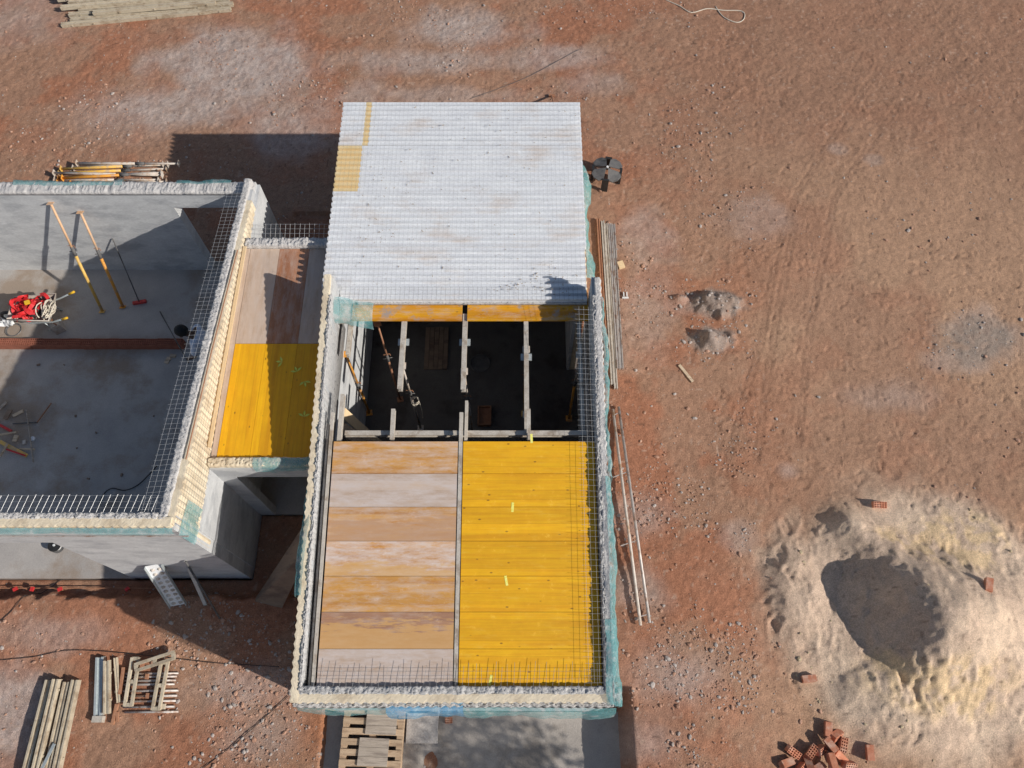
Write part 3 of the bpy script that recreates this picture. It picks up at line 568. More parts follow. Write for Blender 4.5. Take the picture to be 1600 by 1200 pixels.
attach(net('safety_net', (RE-.02, RS-.03, par(RS)), (RE-.02, 1.6, par(1.6)), [(.10,.03),(.05,.04),(.0,.035),(-.04,-.02),(-.05,-.3)], 'net', None, .035, 31), wx, RB)
wsr = setp(MB().mm((RW+.10, RS+.0, -.2), (1.27, RS+.17, par(RS)-.06)).build('wall', 'plaster'), RB)
attach(layer('insulation_core', (RW+.02, RS+.0, 0), (RE-.02, RS+.0, 0), .0, .11, 2.5, par(RS), 'eps_cream', None, wave0=.012, rough=.005, seed=32), wsr, RB)
attach(layer('rough_render', (RW+.1, RS+.11, 0), (1.27, RS+.11, 0), -.01, .10, 2.5, par(RS)+.01, 'crumb', None, rough=.045, seed=33), wsr, RB)
attach(layer('rough_render', (RW+.02, RS-.03, 0), (RE-.02, RS-.03, 0), -.02, .035, 2.4, par(RS)-.08, 'crumb', None, wave0=.01, rough=.04, seed=34), wsr, RB)
attach(net('safety_net', (RW+.05, RS-.06, 2.5), (-1.75, RS-.06, 2.5), [(-.0,.16),(-.04,.05),(-.05,-.3),(-.05,-.8)], 'net', None, .015, 35), wsr, RB)
attach(net('safety_net', (-1.75, RS-.06, 2.6), (-.7, RS-.06, 2.6), [(.06,.16),(-.05,.12),(-.09,-.1),(-.10,-.5)], 'net_blue', None, .02, 36), wsr, RB)
attach(net('safety_net', (-.7, RS-.06, 2.55), (RE+.02, RS-.06, 2.55), [(.0,.16),(-.06,.08),(-.10,-.2),(-.10,-.7)], 'net', None, .02, 37), wsr, RB)
attach(wires('wire_mesh', (RW+.3, RS+.2, par(RS)+.0), (1,0,0), 4.0, (.06, 1, .10), .26, .088, 'wire_dark', None, spv=.10, jit=.4, seed=13), wsr, RB)
setp(MB().mm((-2.898, RN-.18, .05), (1.035, RN, 3.0)).build('wall', 'plaster'), RB)
# roof of ribbed foam panels under welded mesh
def rib_panel(x0, x1, y0, y1, m, xl=None):
    ys = sorted({round(y0+k*.119+o, 4) for k in range(-1, 12) for o in (0, .006, .058, .070, .1185) if y0 <= y0+k*.119+o < y1} | {y0, y1}); vs = []; fs = []
    for y in ys:
        f_ = ((y-y0) % .119); z = 3.125 if .0055 < f_ < .0585 else 3.062
        if y == y0 or y == y1: z = 3.06
        a = xl(y) if xl else x0
        for xx in (a, a+.001, x1-.001, x1): vs.append((xx, y, z if a < xx-.0005 and xx < x1-.0005 else z))
        vs += [(a, y, 3.0), (x1, y, 3.0)]
    for i in range(len(ys)-1):
        o, q = i*6, (i+1)*6
        fs += [(o,o+1,q+1,q),(o+1,o+2,q+2,q+1),(o+2,o+3,q+3,q+2),(o+4,o,q,q+4),(o+3,o+5,q+5,q+3),(o+5,o+4,q+4,q+5)]
    fs += [(0,4,5,3,2,1), tuple(len(vs)-6+k for k in (0,1,2,3,5,4))]
    return setp(MB().add(vs, fs).build('roof_panel', m), RB)
S = [10.92, 9.89, 8.86, 7.72, 6.66]; XA, XB = -3.19, 1.22
def xleft(y): return XA+.0 if y > YP+.02 else -2.885
rib_panel(XA, -2.76, S[1]+.004, S[0], 'eps_white'); rib_panel(-2.757, -2.66, S[1]+.004, S[0], 'eps_yellow'); rib_panel(-2.657, XB, S[1]+.004, S[0], 'eps_white')
rib_panel(XA, -2.76, S[2]+.004, S[1], 'eps_yellow'); rib_panel(-2.757, XB, S[2]+.004, S[1], 'eps_white')
rib_panel(XA, XB, S[3]+.004, S[2], 'eps_white'); rib_panel(XA, XB-.03, S[4], S[3], 'eps_white', xleft)
rm = wires('roof_mesh', (XA+.02, YP+.05, 3.133), (1,0,0), XB-XA-.06, (0,1,0), S[0]-YP-.08, .075, 'wire_dark', None, r=.0009, spv=.119, seed=15); setp(rm, RB)
rm = wires('roof_mesh', (-2.86, S[4]-.02, 3.133), (1,0,0), 4.0, (0,1,0), .26, .075, 'wire_dark', None, r=.0016, spv=.10, seed=16); setp(rm, RB)
setp(layer('mortar_edge', (-2.6, S[4]-.02, 0), (1.2, S[4]-.02, 0), -.005, .05, 2.985, 3.05, 'crumb', None, rough=.025, seed=38), RB)
b = MB(); r_ = random.Random(77)
for k in range(420):
    px_, py_ = (r_.gauss(.4, .35), r_.gauss(6.95, .25)) if k < 110 else ((r_.gauss(-2.2, .5), r_.gauss(8.0, .5)) if k < 170 else (r_.uniform(-3.1, 1.15), r_.uniform(6.75, 10.85)))
    if not (-2.85 < px_ < 1.15 and 6.7 < py_ < 10.85): continue
    q = Vector((px_, py_, 3.135)); sz = .004+.008*r_.random()**2; a_ = r_.uniform(0, 3.1)
    b.box(q, (sz*r_.uniform(1, 4), sz, sz*.8), Matrix.Rotation(a_, 3, 'Z'))
o = tag(b.build('mortar_flecks', 'timber_grey'), 'dark flecks of dirt and mortar scattered over the white roof', 'dirt', None, 'stuff')
# low formwork strip under the roof edge
FN = empty('formwork_strip', 'scuffed yellow formwork strip under the edge of the white roof', 'formwork', loc=(-.8, 6.5, 2.97))
yb0 = W(720, 501, 2.98).y
for x0, x1 in ((-2.68, -.86), (-.78, 1.22)): kid(panel('panel', x0, x1, yb0, S[4]+.3, 2.98, 'p_yellow_old'), FN)
kid(panel('edge_board', -2.89, -2.70, yb0-.05, S[4]+.1, 2.985, 'p_grey_y'), FN)
# south deck
SL = math.atan(.118)
def zdeck(y): return par(y)-.11
DK = empty('formwork_deck', 'wide sloping formwork deck, left half worn and right half bright yellow', 'formwork', loc=(-.8, 2.4, 2.9))
y0d, y1d = .735, 4.17; rows = ['p_grey','p_brown_top','p_orange2','p_mixed','p_brown','p_grey','p_orange']
step_ = (y1d-y0d)/7
for i in range(7):
    for x0, x1, m in ((-2.72, -.85, rows[i]), (-.77, 1.20, 'p_yellow')):
        yc = y0d+step_*(i+.5); o = MB().box((0,0,0), (x1-x0, step_/math.cos(SL)-.005, .027)).build('panel', m)
        o.location = ((x0+x1)/2, yc, zdeck(yc)-.0135+random.uniform(-.002, .002)); o.rotation_euler = (SL, 0, 0); kid(o, DK)
def rail(x, y0, y1, w, dz, m='beam', name='rail', par_=None, zf=zdeck):
    o = MB().bar((x, y0, zf(y0)+dz), (x, y1, zf(y1)+dz), w, .06).build(name, m)
    if par_: kid(o, par_)
    return o
rail(-.81, y0d, 4.62, .055, -.02, 'beam', 'centre_rail', DK)
rail(-2.77, y0d, 4.62, .045, -.02, 'beam', 'side_rail', DK); rail(-2.83, y0d, 4.45, .03, -.06, 'beam', 'side_rail', DK)
for i, (px, py) in enumerate(((830,695),(801,797),(791,908),(766,1062))):
    q = W(px, py, 2.9); q.z = zdeck(q.y)+.0015; o = MB().box((0,0,0), (.035, .14, .001)).build('chalk_mark', mat('chalk%d' % i, (.85,.80,.10), (.9,.88,.3), 30, .9, 0)); o.location = q; o.rotation_euler = (SL, 0, random.uniform(-.2, .2)); kid(o, DK)
# beams over the open bay
def beam(p0, p1, w=.075, h=.12, m='beam', label='', group=None, head=False):
    p0, p1 = Vector(p0), Vector(p1); d = (p1-p0).normalized(); e = empty('shoring_girder', label.replace('beam', 'girder'), 'girder', group, p0)
    b = MB(); n = Vector((-d.y, d.x, 0)).normalized(); up = Vector((0,0,1))
    b.bar(p0+up*(h/2-.012), p1+up*(h/2-.012), w, .024); b.bar(p0-up*(h/2-.012), p1-up*(h/2-.012), w, .024); kid(b.build('flange', m), e)
    kid(MB().bar(p0, p1, w*.55, h-.05).build('web', m), e)
    if head:
        for t in (.35,):
            q = p0+(p1-p0)*t; kid(MB().bar(q-n*.09-up*.05, q+n*.09-up*.05, .12, .02).build('drop_head', 'galv'), e)
    return e
yN = yb0+.15
def zb_(y): return 2.885
A = 'steel formwork beam reaching out from under the roof over the open bay'; A2 = 'short steel formwork beam reaching out from the deck edge over the open bay'
g1, g2 = 'beams from the roof side', 'beams from the deck side'
for x, y1, lb in ((-1.82, 5.14, A), (-.815, 5.13, A)): beam((x, yN, 2.885), (x, y1, 2.885), label=lb, group=g1, head=True)
beam((.19, yN, 2.885), (.19, 4.36, 2.885), label='long steel formwork beam spanning the whole open bay', head=True)
beam((-2.70, yN, 2.885), (-2.70, 5.75, 2.885), .06, label='steel formwork beam nearest the sunlit inner wall of the open bay')
beam((1.06, yN, 2.885), (1.06, 4.4, 2.885), .06, label='steel formwork beam under the mesh along the shaded wall of the bay')
for x in (-1.86, .215): beam((x, 4.22, zdeck(4.22)-.10), (x, 4.70, zdeck(4.22)-.05), .06, .1, label=A2, group=g2)
beam((-2.66, 4.20, zdeck(4.2)-.10), (-2.66, 4.95, zdeck(4.2)-.05), .06, .1, label='steel formwork beam at the deck corner beside the leaning planks')
beam((-.74, 4.2, zdeck(4.2)-.12), (-.74, 4.85, zdeck(4.2)-.08), .045, .1, label='steel formwork beam paired with the deck centre rail')
beam((-2.60, 4.36, 2.98), (1.10, 4.36, 2.98), .075, .10, label='steel cross beam running along the edge of the formwork deck')
#@OBJECTS
# ------------------------------------------------------------------ apron and small ground pieces
ax0, ax1 = W(506, 1160, -.1).x, W(968, 1160, -.1).x
b = MB(); vs_ = []; nxx, nyy = 60, 40
for i in range(nxx+1):
    for j in range(nyy+1):
        x = ax0+(ax1-ax0)*i/nxx; y = -2.2+(RS-.01+2.2)*j/nyy
        hole = .10*math.exp(-(((x-W(672,1185,-.1).x)/.13)**2+((y-W(672,1190,-.1).y)/.18)**2)**2)
        vs_.append((x, y, -.10+.018*(float(lattice(np.array([x]), np.array([y]), .3, 5)[0])-.5)+.012*(float(lattice(np.array([x]), np.array([y]), .09, 6)[0])-.5)-hole))
b.add(vs_, [(i*(nyy+1)+j, (i+1)*(nyy+1)+j, (i+1)*(nyy+1)+j+1, i*(nyy+1)+j+1) for i in range(nxx) for j in range(nyy)])
struct(b.build('pavement', 'apron', None, True))
# ------------------------------------------------------------------ steel props
def prop(p0, p1, paint, label, group=None, split=.58, inner='prop_grey', r=.03):
    """telescopic prop: p0 is the outer tube's foot, p1 the head plate"""
    p0, p1 = Vector(p0), Vector(p1); d = (p1-p0).normalized(); e = empty('steel_prop', label, 'prop', group, p0); q = p0+(p1-p0)*split
    kid(MB().tube([p0, q], r, 10).build('outer_tube', paint, None, True), e)
    kid(MB().tube([q-d*.05, p1], r*.76, 10).build('inner_tube', inner, None, True), e)
    c = MB().tube([q-d*.10, q+d*.10], r*1.12, 10); u = d.cross(Vector((0,0,1))); u = u.normalized() if u.length > .1 else Vector((1,0,0))
    c.tube([q-u*.08, q+u*.08], .008, 6); kid(c.build('collar', 'black_dusty', None, True), e)
    pin = q+d*.13; kid(MB().tube([pin-u*.06, pin+u*.05, pin+u*.06-d*.06], .007, 5).build('pin', 'rust'), e)
    Rm = d.to_track_quat('Z', 'Y').to_matrix()
    kid(MB().box(p0, (.12,.12,.008), Rm).build('foot_plate', paint), e); kid(MB().box(p1, (.12,.12,.008), Rm).build('head_plate', inner), e)
    return e
prop(W(160,486,.07), (-8.62, 9.17, 2.38), 'prop_yellow', 'yellow steel prop leaning on the plastered wall, the longer of the pair', inner='prop_faded')
prop(W(192,479,.07), (-8.20, 9.17, 2.11), 'prop_orange', 'orange brown steel prop leaning on the plastered wall beside the yellow one', inner='prop_faded')
# stack lying behind the north wall
rs = random.Random(5)
for i, (x0, y0, x1, y1, pt) in enumerate(((112,291,262,288,'prop_orange'),(96,284,255,276,'prop_orange'),(90,279,258,283,'prop_grey'),(94,274,262,268,'prop_yellow'),(118,268,258,264,'prop_grey'),
        (104,288,258,280,'prop_orange'),(92,290,252,291,'prop_orange'),(100,271,266,265,'prop_yellow'),(126,265,284,266,'prop_grey'),(88,286,250,286,'prop_grey'))):
    z = .04+.055*(i % 3)+.02*(i//5)
    nm = {'prop_orange': 'orange', 'prop_yellow': 'yellow', 'prop_grey': 'bare grey'}[pt]
    prop(G(x0, y0-2, z), G(x1, y1-2, z+.01), pt, f'{nm} steel prop lying in the pile outside the north wall', 'props piled outside the north wall', .62)
# props standing under the bay
for x, y, pt in ((-1.82, 5.6, 'prop_grey'), (-.815, 5.5, 'prop_grey'), (.19, 5.9, 'prop_yellow'), (.19, 4.75, 'prop_grey'), (1.06, 5.8, 'prop_orange')):
    prop((x, y, .055), (x, y, 2.82), pt, {'prop_grey': 'bare grey', 'prop_yellow': 'yellow', 'prop_orange': 'orange'}[pt]+' steel prop standing upright under the girders of the open bay', 'props standing in the open bay', .6, r=.024)
prop((-2.25, 6.2, .06), (-2.32, 6.50, 2.6), 'rust', 'rusty steel prop tilted beneath the yellow formwork strip in the bay', r=.02, inner='rust')
prop(W(577,645,.06), (-2.86, 6.05, 2.35), 'prop_orange', 'slim orange prop leaning on the sunlit inner wall of the bay', split=.5, inner='prop_orange', r=.024)
# planks in the bay
for i, (x, w, ln) in enumerate(((-2.66, .16, 1.9), (-2.45, .22, 1.7))):
    p0, p1 = Vector((x+.62, 4.75-.1*i, .07)), Vector((-2.86+.02*i, 5.05-.28*i, 2.2-.1*i))
    tag(MB().bar(p0, p1, w, .03).build('leaning_plank', ('timber_new', 'pallet')[i]), ('narrow pale plank leaning on the inner wall of the bay', 'wide brown plank with a batten leaning on the inner wall of the bay')[i], 'plank')
PS = empty('plank_stack', 'brown planks laid side by side on the floor of the open bay', 'planks', loc=W(682, 540, .06))
q0 = W(662, 576, .1); 
for k in range(5): kid(MB().mm((q0.x+k*.095, q0.y, .052), (q0.x+k*.095+.088, q0.y+.95, .08+.004*k)).build('plank', 'plywood'), PS)
q = W(757, 650, .1); bx = empty('wooden_tray', 'shallow reddish wooden tray on the floor of the open bay', 'tray', loc=(q.x, q.y, .05))
kid(MB().mm((q.x-.13, q.y-.2, .052), (q.x+.13, q.y+.2, .07)).build('base', 'rust'), bx)
for a, c in (((-.13,-.2),(-.11,.2)),((.11,-.2),(.13,.2)),((-.109,-.2),(.109,-.18)),((-.109,.18),(.109,.2))): kid(MB().mm((q.x+a[0], q.y+a[1], .071), (q.x+c[0], q.y+c[1], .15)).build('side', 'rust'), bx)
q = W(750, 568, .06); b = MB(); b.tube([(q.x+.19*math.cos(t), q.y+.19*math.sin(t), .075) for t in np.linspace(0, 6.283, 25)], .018, 6, False); b.disc((q.x, q.y, .06), .185, .012, 24)
tag(b.build('bucket_lid', 'black_dusty'), 'round grey lid lying on the dark floor of the open bay', 'lid')
q = Vector((-1.76, 5.55, 1.55)); b = MB()
for k in range(4): b.tube([q+Vector((.07*math.cos(t+k), .07*math.sin(t+k), -.03*k+.02*math.sin(3*t))) for t in np.linspace(0, 6.283, 17)], .007, 5, False)
b.tube([q+Vector((.07,0,-.05)), q+Vector((.09,-.05,-.4)), q+Vector((.06,-.02,-.8))], .007, 5); tag(b.build('tied_rope', 'rope'), 'pale rope tied round a grey prop in the open bay', 'rope')
# ------------------------------------------------------------------ beams and tubes lying on the ground
def lying_beam(p0, p1, w, h, m, label, group, studs=0, seed=0, name='formwork_rail', cat='rail'):
    p0, p1 = Vector(p0), Vector(p1); d = (p1-p0).normalized(); n = Vector((-d.y, d.x, 0)).normalized(); up = Vector((0,0,1)); e = empty(name, label, cat, group, p0)
    b = MB(); b.bar(p0+n*(w*.36), p1+n*(w*.36), w*.28, h); b.bar(p0-n*(w*.36), p1-n*(w*.36), w*.28, h); kid(b.build('flange', m), e)
    kid(MB().bar(p0+d*.01, p1-d*.01, w*.44, h*.6).build('web', m), e)
    r_ = random.Random(seed); L = (p1-p0).length
    for k in range(studs):
        q = p0+d*L*(k+.5)/studs+n*(w*.52*(1 if r_.random() < .5 else -1))
        kid(MB().box(q, (.035,.035,.035), d.to_track_quat('X','Z').to_matrix()).build('stud', m), e)
    return e
g = 'rails stacked at the yard edge'
for i, (a, c, zz) in enumerate((((98,42),(330,20),0),((112,34),(362,17),.0),((110,27),(366,10),.02),((126,20),(360,4),.03),((100,20),(300,2),.10),((112,12),(322,-4),.10),((96,9),(300,-12),.14),((92,4),(280,-20),.14),((150,28),(340,12),.10))):
    lying_beam(G(*a, .05+zz), G(*c, .05+zz), .10, .09, 'beam_tan', 'long tan formwork rail in the stack on the dusty red soil, studs along its sides', g, 7, i)
g = 'rails in the leaning stack'
for i, (a, c, zz) in enumerate((((82,1063),(38,1235),0),((96,1062),(56,1235),.06),((110,1066),(72,1240),0),((124,1063),(86,1240),.03))):
    lying_beam(G(*a, .07+zz), G(*c, .07+zz), .11, .13, 'beam_tan', 'tan formwork rail of four lying side by side on gravelly soil', g, 5, i+20)
tag(MB().bar(G(95,1162,.2), G(70,1212,.2), .045, .02).build('flat_bar', 'galv'), 'pale flat metal bar lying across the four tan rails', 'bar')
e = lying_beam(G(160,1027,.06), G(157,1120,.06), .13, .10, 'galv', 'grey steel channel with an end plate beside the scaffold tubes', None, 3, 31, 'steel_channel', 'channel')
q = G(157,1124,.07); kid(MB().box(q, (.17,.10,.11)).build('end_plate', 'beam'), e)
lying_beam(G(173,1033,.13), G(173,1116,.13), .10, .08, 'beam_tan', 'short wide tan rail lying next to the grey steel channel', None, 2, 32)
lying_beam(G(183,1028,.05), G(188,1098,.05), .055, .06, 'beam_tan', 'short slim tan rail between the wide rail and the rusty bar', None, 2, 33)
tag(MB().bar(G(196,1043,.06), G(190,1085,.06), .05, .05).build('rusty_bar', 'rust'), 'short rusty bar at the end of the scaffold tubes', 'bar')
b = MB(); b.bar(G(178,1132,.05), G(187,1100,.09), .05, .05); b.bar(G(186,1128,.06), G(188,1112,.09), .04, .03); tag(b.build('rusty_clamp', 'rust'), 'rusty red clamp lying at the foot of the short rails', 'clamp')
for i, y in enumerate((1052,1057,1063,1069,1079,1087,1095,1104,1112)):
    e = empty('scaffold_tube', 'grey scaffold tube lying under the two ladder frames', 'tube', 'scaffold tubes under the frames', G(195, y, .03))
    p0, p1 = G(192+i % 3*2, y+1, .03), G(280-i % 4*2, y, .03); kid(MB().tube([p0, p1], .019, 8).build('tube', 'steel', None, True), e)
    if i % 2: q = p0+(p1-p0)*(.45 if i % 4 == 1 else .8); kid(MB().box(q+Vector((0,0,.025)), (.05,.085,.05)).build('coupler', 'rust' if i % 4 == 1 else 'beam_tan'), e)
def frame(p0, p1, off, label, k=3):
    e = empty('ladder_frame', label, 'frame', None, p0); off = Vector(off)
    for o in (Vector((0,0,0)), off): kid(MB().bar(p0+o, p1+o, .045, .05).build('side_bar', 'beam_tan'), e)
    for j in range(k): q = p0+(p1-p0)*(j/(k-1)*.94+.03); kid(MB().bar(q, q+off, .06, .04).build('cross_bar', 'beam_tan'), e)
frame(G(199,1104,.10), G(211,1028,.10), (.115,0,0), 'tan ladder frame lying over the tubes, the one nearer the rusty bar')
frame(G(242,1110,.10), G(256,1034,.10), (.115,0,0), 'tan ladder frame lying over the free ends of the tubes')
frame(G(217,1040,.16), G(278,1020,.16), (.03,-.10,0), 'tan ladder frame lying aslant against the two others', 3)
# rails along the east wall
g = 'rails lying along the annex wall'
for i, (a, c, m) in enumerate((((934,344),(947,560),'rust'),((941,348),(957,603),'beam'),((946,352),(962,609),'beam'),((952,352),(966,578),'steel'),((958,353),(971,578),'steel'))):
    lying_beam(G(*a, .05), G(*c, .05), .07, .07, m, {'rust': 'rusty rail lying closest to the annex wall', 'beam': 'long grey timber coloured rail lying beside the annex wall', 'steel': 'slim pale steel rail of the outer pair lying farthest from the annex wall'}[m], g, 0, i)
e = empty('pipe_ladder', 'long ladder of two bare pipes with thin rungs on the red soil', 'ladder', None, G(980, 800))
pa, pb, pc, pd = G(957,642,.07), G(1000,978,.07), G(966,638,.07), G(1014,974,.07)
for (u, v), m in (((pa, pb), 'rust'), ((pc, pd), 'steel')): kid(MB().tube([u, v], .027, 8).build('side_pipe', 'steel' if m == 'steel' else 'prop_grey', None, True), e)
for t in (.03, .33, .65, .965):
    u, v = pa+(pb-pa)*t, pc+(pd-pc)*t; kid(MB().tube([u-(v-u)*(1.2 if .2 < t < .7 else .1), v], .010, 6).build('rung', 'steel'), e)
# odds and ends on the soil
tag(MB().bar(G(1061,571,.02), G(1082,597,.02), .055, .03).build('wood_offcut', 'timber'), 'lone wooden offcut lying on open soil by the grey spoil', 'offcut')
tag(MB().box(G(970,415,.03), (.13,.17,.05), Matrix.Rotation(.3,3,'Z')).build('wood_block', 'timber_new'), 'small pale wood block beside the rails', 'block')
b = MB(); p = G(977,466,.02); b.box(p, (.13,.03,.03)); b.box(p+Vector((-.03,.07,0)), (.02,.13,.03)); b.box(p+Vector((.035,.07,0)), (.02,.13,.03)); tag(b.build('white_bracket', 'white'), 'small white fork shaped bracket on soil beside the rails', 'bracket')
e = empty('leaning_stake', 'rusty stake with a clamp head propped against the roof edge', 'stake', None, G(862,151))
kid(MB().tube([G(862,151,.03), (W(880,172,2.9).x, 10.94, 2.2)], .018, 6).build('shaft', 'rust'), e); kid(MB().box(G(862,151,.03), (.14,.06,.05)).build('clamp_head', 'rust'), e)
def curve_tube(name, pix, r, m, label, cat, dz=.012):
    pts = []; ctrl = [Vector((*P2(*p), 0)) for p in pix]
    for i in range(len(ctrl)-1):
        p_, a, c, n_ = ctrl[max(i-1, 0)], ctrl[i], ctrl[i+1], ctrl[min(i+2, len(ctrl)-1)]
        for t in np.arange(0, 1, .125): pts.append(.5*((2*a)+(c-p_)*t+(2*p_-5*a+4*c-n_)*t*t+(3*a-p_-3*c+n_)*t**3))
    pts.append(ctrl[-1]); pts = [Vector((q.x, q.y, gz(q.x, q.y)+dz)) for q in pts]
    return tag(MB().tube(pts, r, 6).build(name, m, None, True), label, cat)
curve_tube('rope', [(1040,0),(1062,10),(1080,20),(1105,14),(1130,16),(1160,18),(1162,30),(1150,35),(1130,26),(1118,10)], .012, 'rope', 'thin tan rope looped on the red soil at the yard edge', 'rope')
curve_tube('power_cable', [(-5,1034),(60,1028),(120,1018),(200,1022),(285,1031),(340,1037),(390,1040),(440,1043)], .0055, 'black', 'thin black cable running past the scaffold tubes into the shade', 'cable', .02)
curve_tube('power_cable', [(312,1205),(360,1168),(410,1125),(452,1088)], .0055, 'black', 'thin black cable running to the corner of the annex', 'cable', .02)
curve_tube('power_cable', [(0,985),(30,962),(55,935),(85,915),(120,885),(142,868)], .0055, 'black', 'thin black cable coming up the bank to the wide opening', 'cable', .02)
curve_tube('guide_string', [(735,155),(820,122),(905,78)], .005, 'black_dusty', 'thin string stretched over the dusty ground behind the white roof', 'string', .02)
# black four-part stand
c0 = G(946, 281, .0); e = empty('plastic_stand', 'black plastic stand with a top split in four beside the white roof', 'stand', None, c0)
for k in range(4):
    a0 = k*math.pi/2+.62; pr = [(.03,0),(.30,-.62),(.36,-.35),(.37,0),(.36,.35),(.30,.62)]
    pts = [Vector((c0.x+r_*math.cos(a0+t_)*1.0, c0.y+r_*math.sin(a0+t_)*1.0, .46-.10*r_/.37)) for r_, t_ in pr]
    lo = [p-Vector((0,0,.025)) for p in pts]; n_ = len(pts)
    kid(MB().add(pts+lo, [tuple(range(n_)), tuple(range(n_, 2*n_))[::-1]]+[(i, i+n_, (i+1) % n_+n_, (i+1) % n_) for i in range(n_)]).build('top_segment', 'black_dusty'), e)
    am = a0+math.pi/4; q = Vector((c0.x+.31*math.cos(am), c0.y+.31*math.sin(am), 0)); gzz = gz(q.x, q.y)
    kid(MB().box((q.x, q.y, (gzz+.39)/2), (.05,.15,.39-gzz), Matrix.Rotation(am, 3, 'Z')).build('leg', 'black'), e)
kid(MB().disc((c0.x, c0.y, .45), .025, .03, 10).build('hub', 'white'), e)
# ------------------------------------------------------------------ hollow bricks
def brick_mesh(L=.235, Wd=.115, Ht=.11, nu=5, nv=3):
    """brick lying so that its perforated end faces +Z when stood up; the holes are real recesses"""
    b = MB(); x, y, z = L/2, Wd/2, Ht/2
    b.add([(-x,-y,-z),(x,-y,-z),(x,y,-z),(-x,y,-z),(-x,-y,z),(x,-y,z),(x,y,z),(-x,y,z)], [(3,2,1,0),(0,1,5,4),(1,2,6,5),(2,3,7,6),(3,0,4,7)])
    for i in range(nu):
        for j in range(nv):
            u0, u1 = -x+L*i/nu, -x+L*(i+1)/nu; v0, v1 = -y+Wd*j/nv, -y+Wd*(j+1)/nv; m = .2
            a0, a1, c0_, c1 = u0+(u1-u0)*m, u1-(u1-u0)*m, v0+(v1-v0)*m, v1-(v1-v0)*m; dp = z-.06
            b.add([(u0,v0,z),(u1,v0,z),(u1,v1,z),(u0,v1,z),(a0,c0_,z),(a1,c0_,z),(a1,c1,z),(a0,c1,z),(a0,c0_,dp),(a1,c0_,dp),(a1,c1,dp),(a0,c1,dp)],
                  [(0,1,5,4),(1,2,6,5),(2,3,7,6),(3,0,4,7),(4,5,9,8),(5,6,10,9),(6,7,11,10),(7,4,8,11),(8,9,10,11)])
    return b
BM = brick_mesh().build('hollow_brick', 'brick'); bme = BM.data; bpy.data.objects.remove(BM)
def brick(px, py, rot, label, group=None, dz=.05):
    o = bpy.data.objects.new('hollow_brick', bme); col.objects.link(o); o.location = G(px, py, dz); o.rotation_euler = rot; return tag(o, label, 'brick', group)
brick(1372, 790, (.25,0,-.05), 'single hollow red brick at the top edge of the sand heap')
brick(1542, 915, (1.45,0,1.25), 'single red brick half sunk on edge in the pale flank of the sand heap')
brick(1262, 1061, (1.5,0,.1), 'single ribbed red brick where the sand meets the red soil')
brick(1357, 1176, (1.5,0,1.5), 'single ribbed red brick just apart from the brick pile')
gp = 'bricks in the tumbled pile'; rr = random.Random(13)
pile = [((1240,1173),(.15,.1,.0),.06),((1267,1178),(.1,.1,1.45),.11),((1292,1166),(1.57,.1,1.6),.17),((1313,1168),(.3,.2,.6),.07),((1320,1193),(.2,.3,-.9),.10),((1291,1191),(1.5,.2,1.2),.18),((1227,1193),(1.4,.4,.6),.06),
        ((1253,1200),(.2,.1,.3),.06),((1279,1170),(.7,.6,.5),.08),((1295,1142),(1.5,0,1.5),.06),((1304,1150),(1.2,.5,.9),.05),((1275,1205),(1.3,.2,.2),.08),((1305,1183),(1.5,.1,.1),.08),((1300,1206),(.5,.3,1.9),.16),((1262,1190),(1.2,.3,2.2),.07)]
for (p, r_, dz) in pile: brick(p[0]+rr.uniform(-5, 5), p[1]+rr.uniform(-4, 4), (r_[0]+rr.uniform(-.3, .3), r_[1]+rr.uniform(-.3, .3), r_[2]+rr.uniform(-.9, .9)), 'hollow red brick among others in the tumbled pile next to the sand', gp, dz)
# low wall of hollow bricks in the house
BW = empty('brick_kerb', 'low single row of hollow red bricks across the house floor', 'brick wall', loc=(-9, 7.36, .06))
cb = brick_mesh(.25, .15, .19, 6, 3).build('brick', 'brick_dark'); kid(cb, BW); cb.location = (-6.80, 7.38, .157)
for k in range(1, 26):
    o = cb.copy(); col.objects.link(o); o.location = (-6.80-.256*k, 7.38+random.uniform(-.006, .006), .157+random.uniform(-.003, .003))
# ------------------------------------------------------------------ pallets, boards and tile on the apron
PZ = -.085
def pallet(cx, cy, z, label, rz=0):
    e = empty('wooden_pallet', label, 'pallet', 'pallets stacked on the apron', (cx, cy, z))
    for k in range(3): o = MB().mm((-.5+k*.45, -.6, 0), (-.4+k*.45, .6, .10)).build('bearer', 'pallet', e)
    for k in range(8): MB().mm((-.5, -.6+k*.157, .101), (.5, -.6+k*.157+.098, .122)).build('slat', 'pallet', e)
    for k in range(3): MB().mm((-.5+k*.45, -.6, -.021), (-.4+k*.45, .6, -.001)).build('runner', 'pallet', e)
    e.rotation_euler.z = rz; return e
pc_ = W(579, 1168, .2)
pallet(pc_.x, pc_.y, PZ+.022, 'lower wooden pallet of the pair against the annex wall', -.02); pallet(pc_.x+.01, pc_.y-.0, PZ+.167, 'upper slatted wooden pallet carrying two boards against the annex wall', -.03)
for (px, py, w, d_, rz, lb) in ((596,1127,.50,.40,-.03,'grey wooden board on the pallet touching the annex wall'),(583,1175,.48,.42,-.04,'grey wooden board on the pallet, the one lying farther from the wall')):
    q = W(px, py, .24); e = empty('plank_board', lb, 'board', None, (q.x, q.y, PZ+.295))
    for k in range(3): MB().mm((-w/2, -d_/2+k*d_/3, 0), (w/2, -d_/2+(k+1)*d_/3-.004, .025)).build('plank', 'timber_grey', e)
    e.rotation_euler.z = rz
q = W(660, 1138, -.03); e = empty('paving_tile', 'square grey exposed-gravel tile lying on the apron beside the pallets', 'tile', None, (q.x, q.y, -.08))
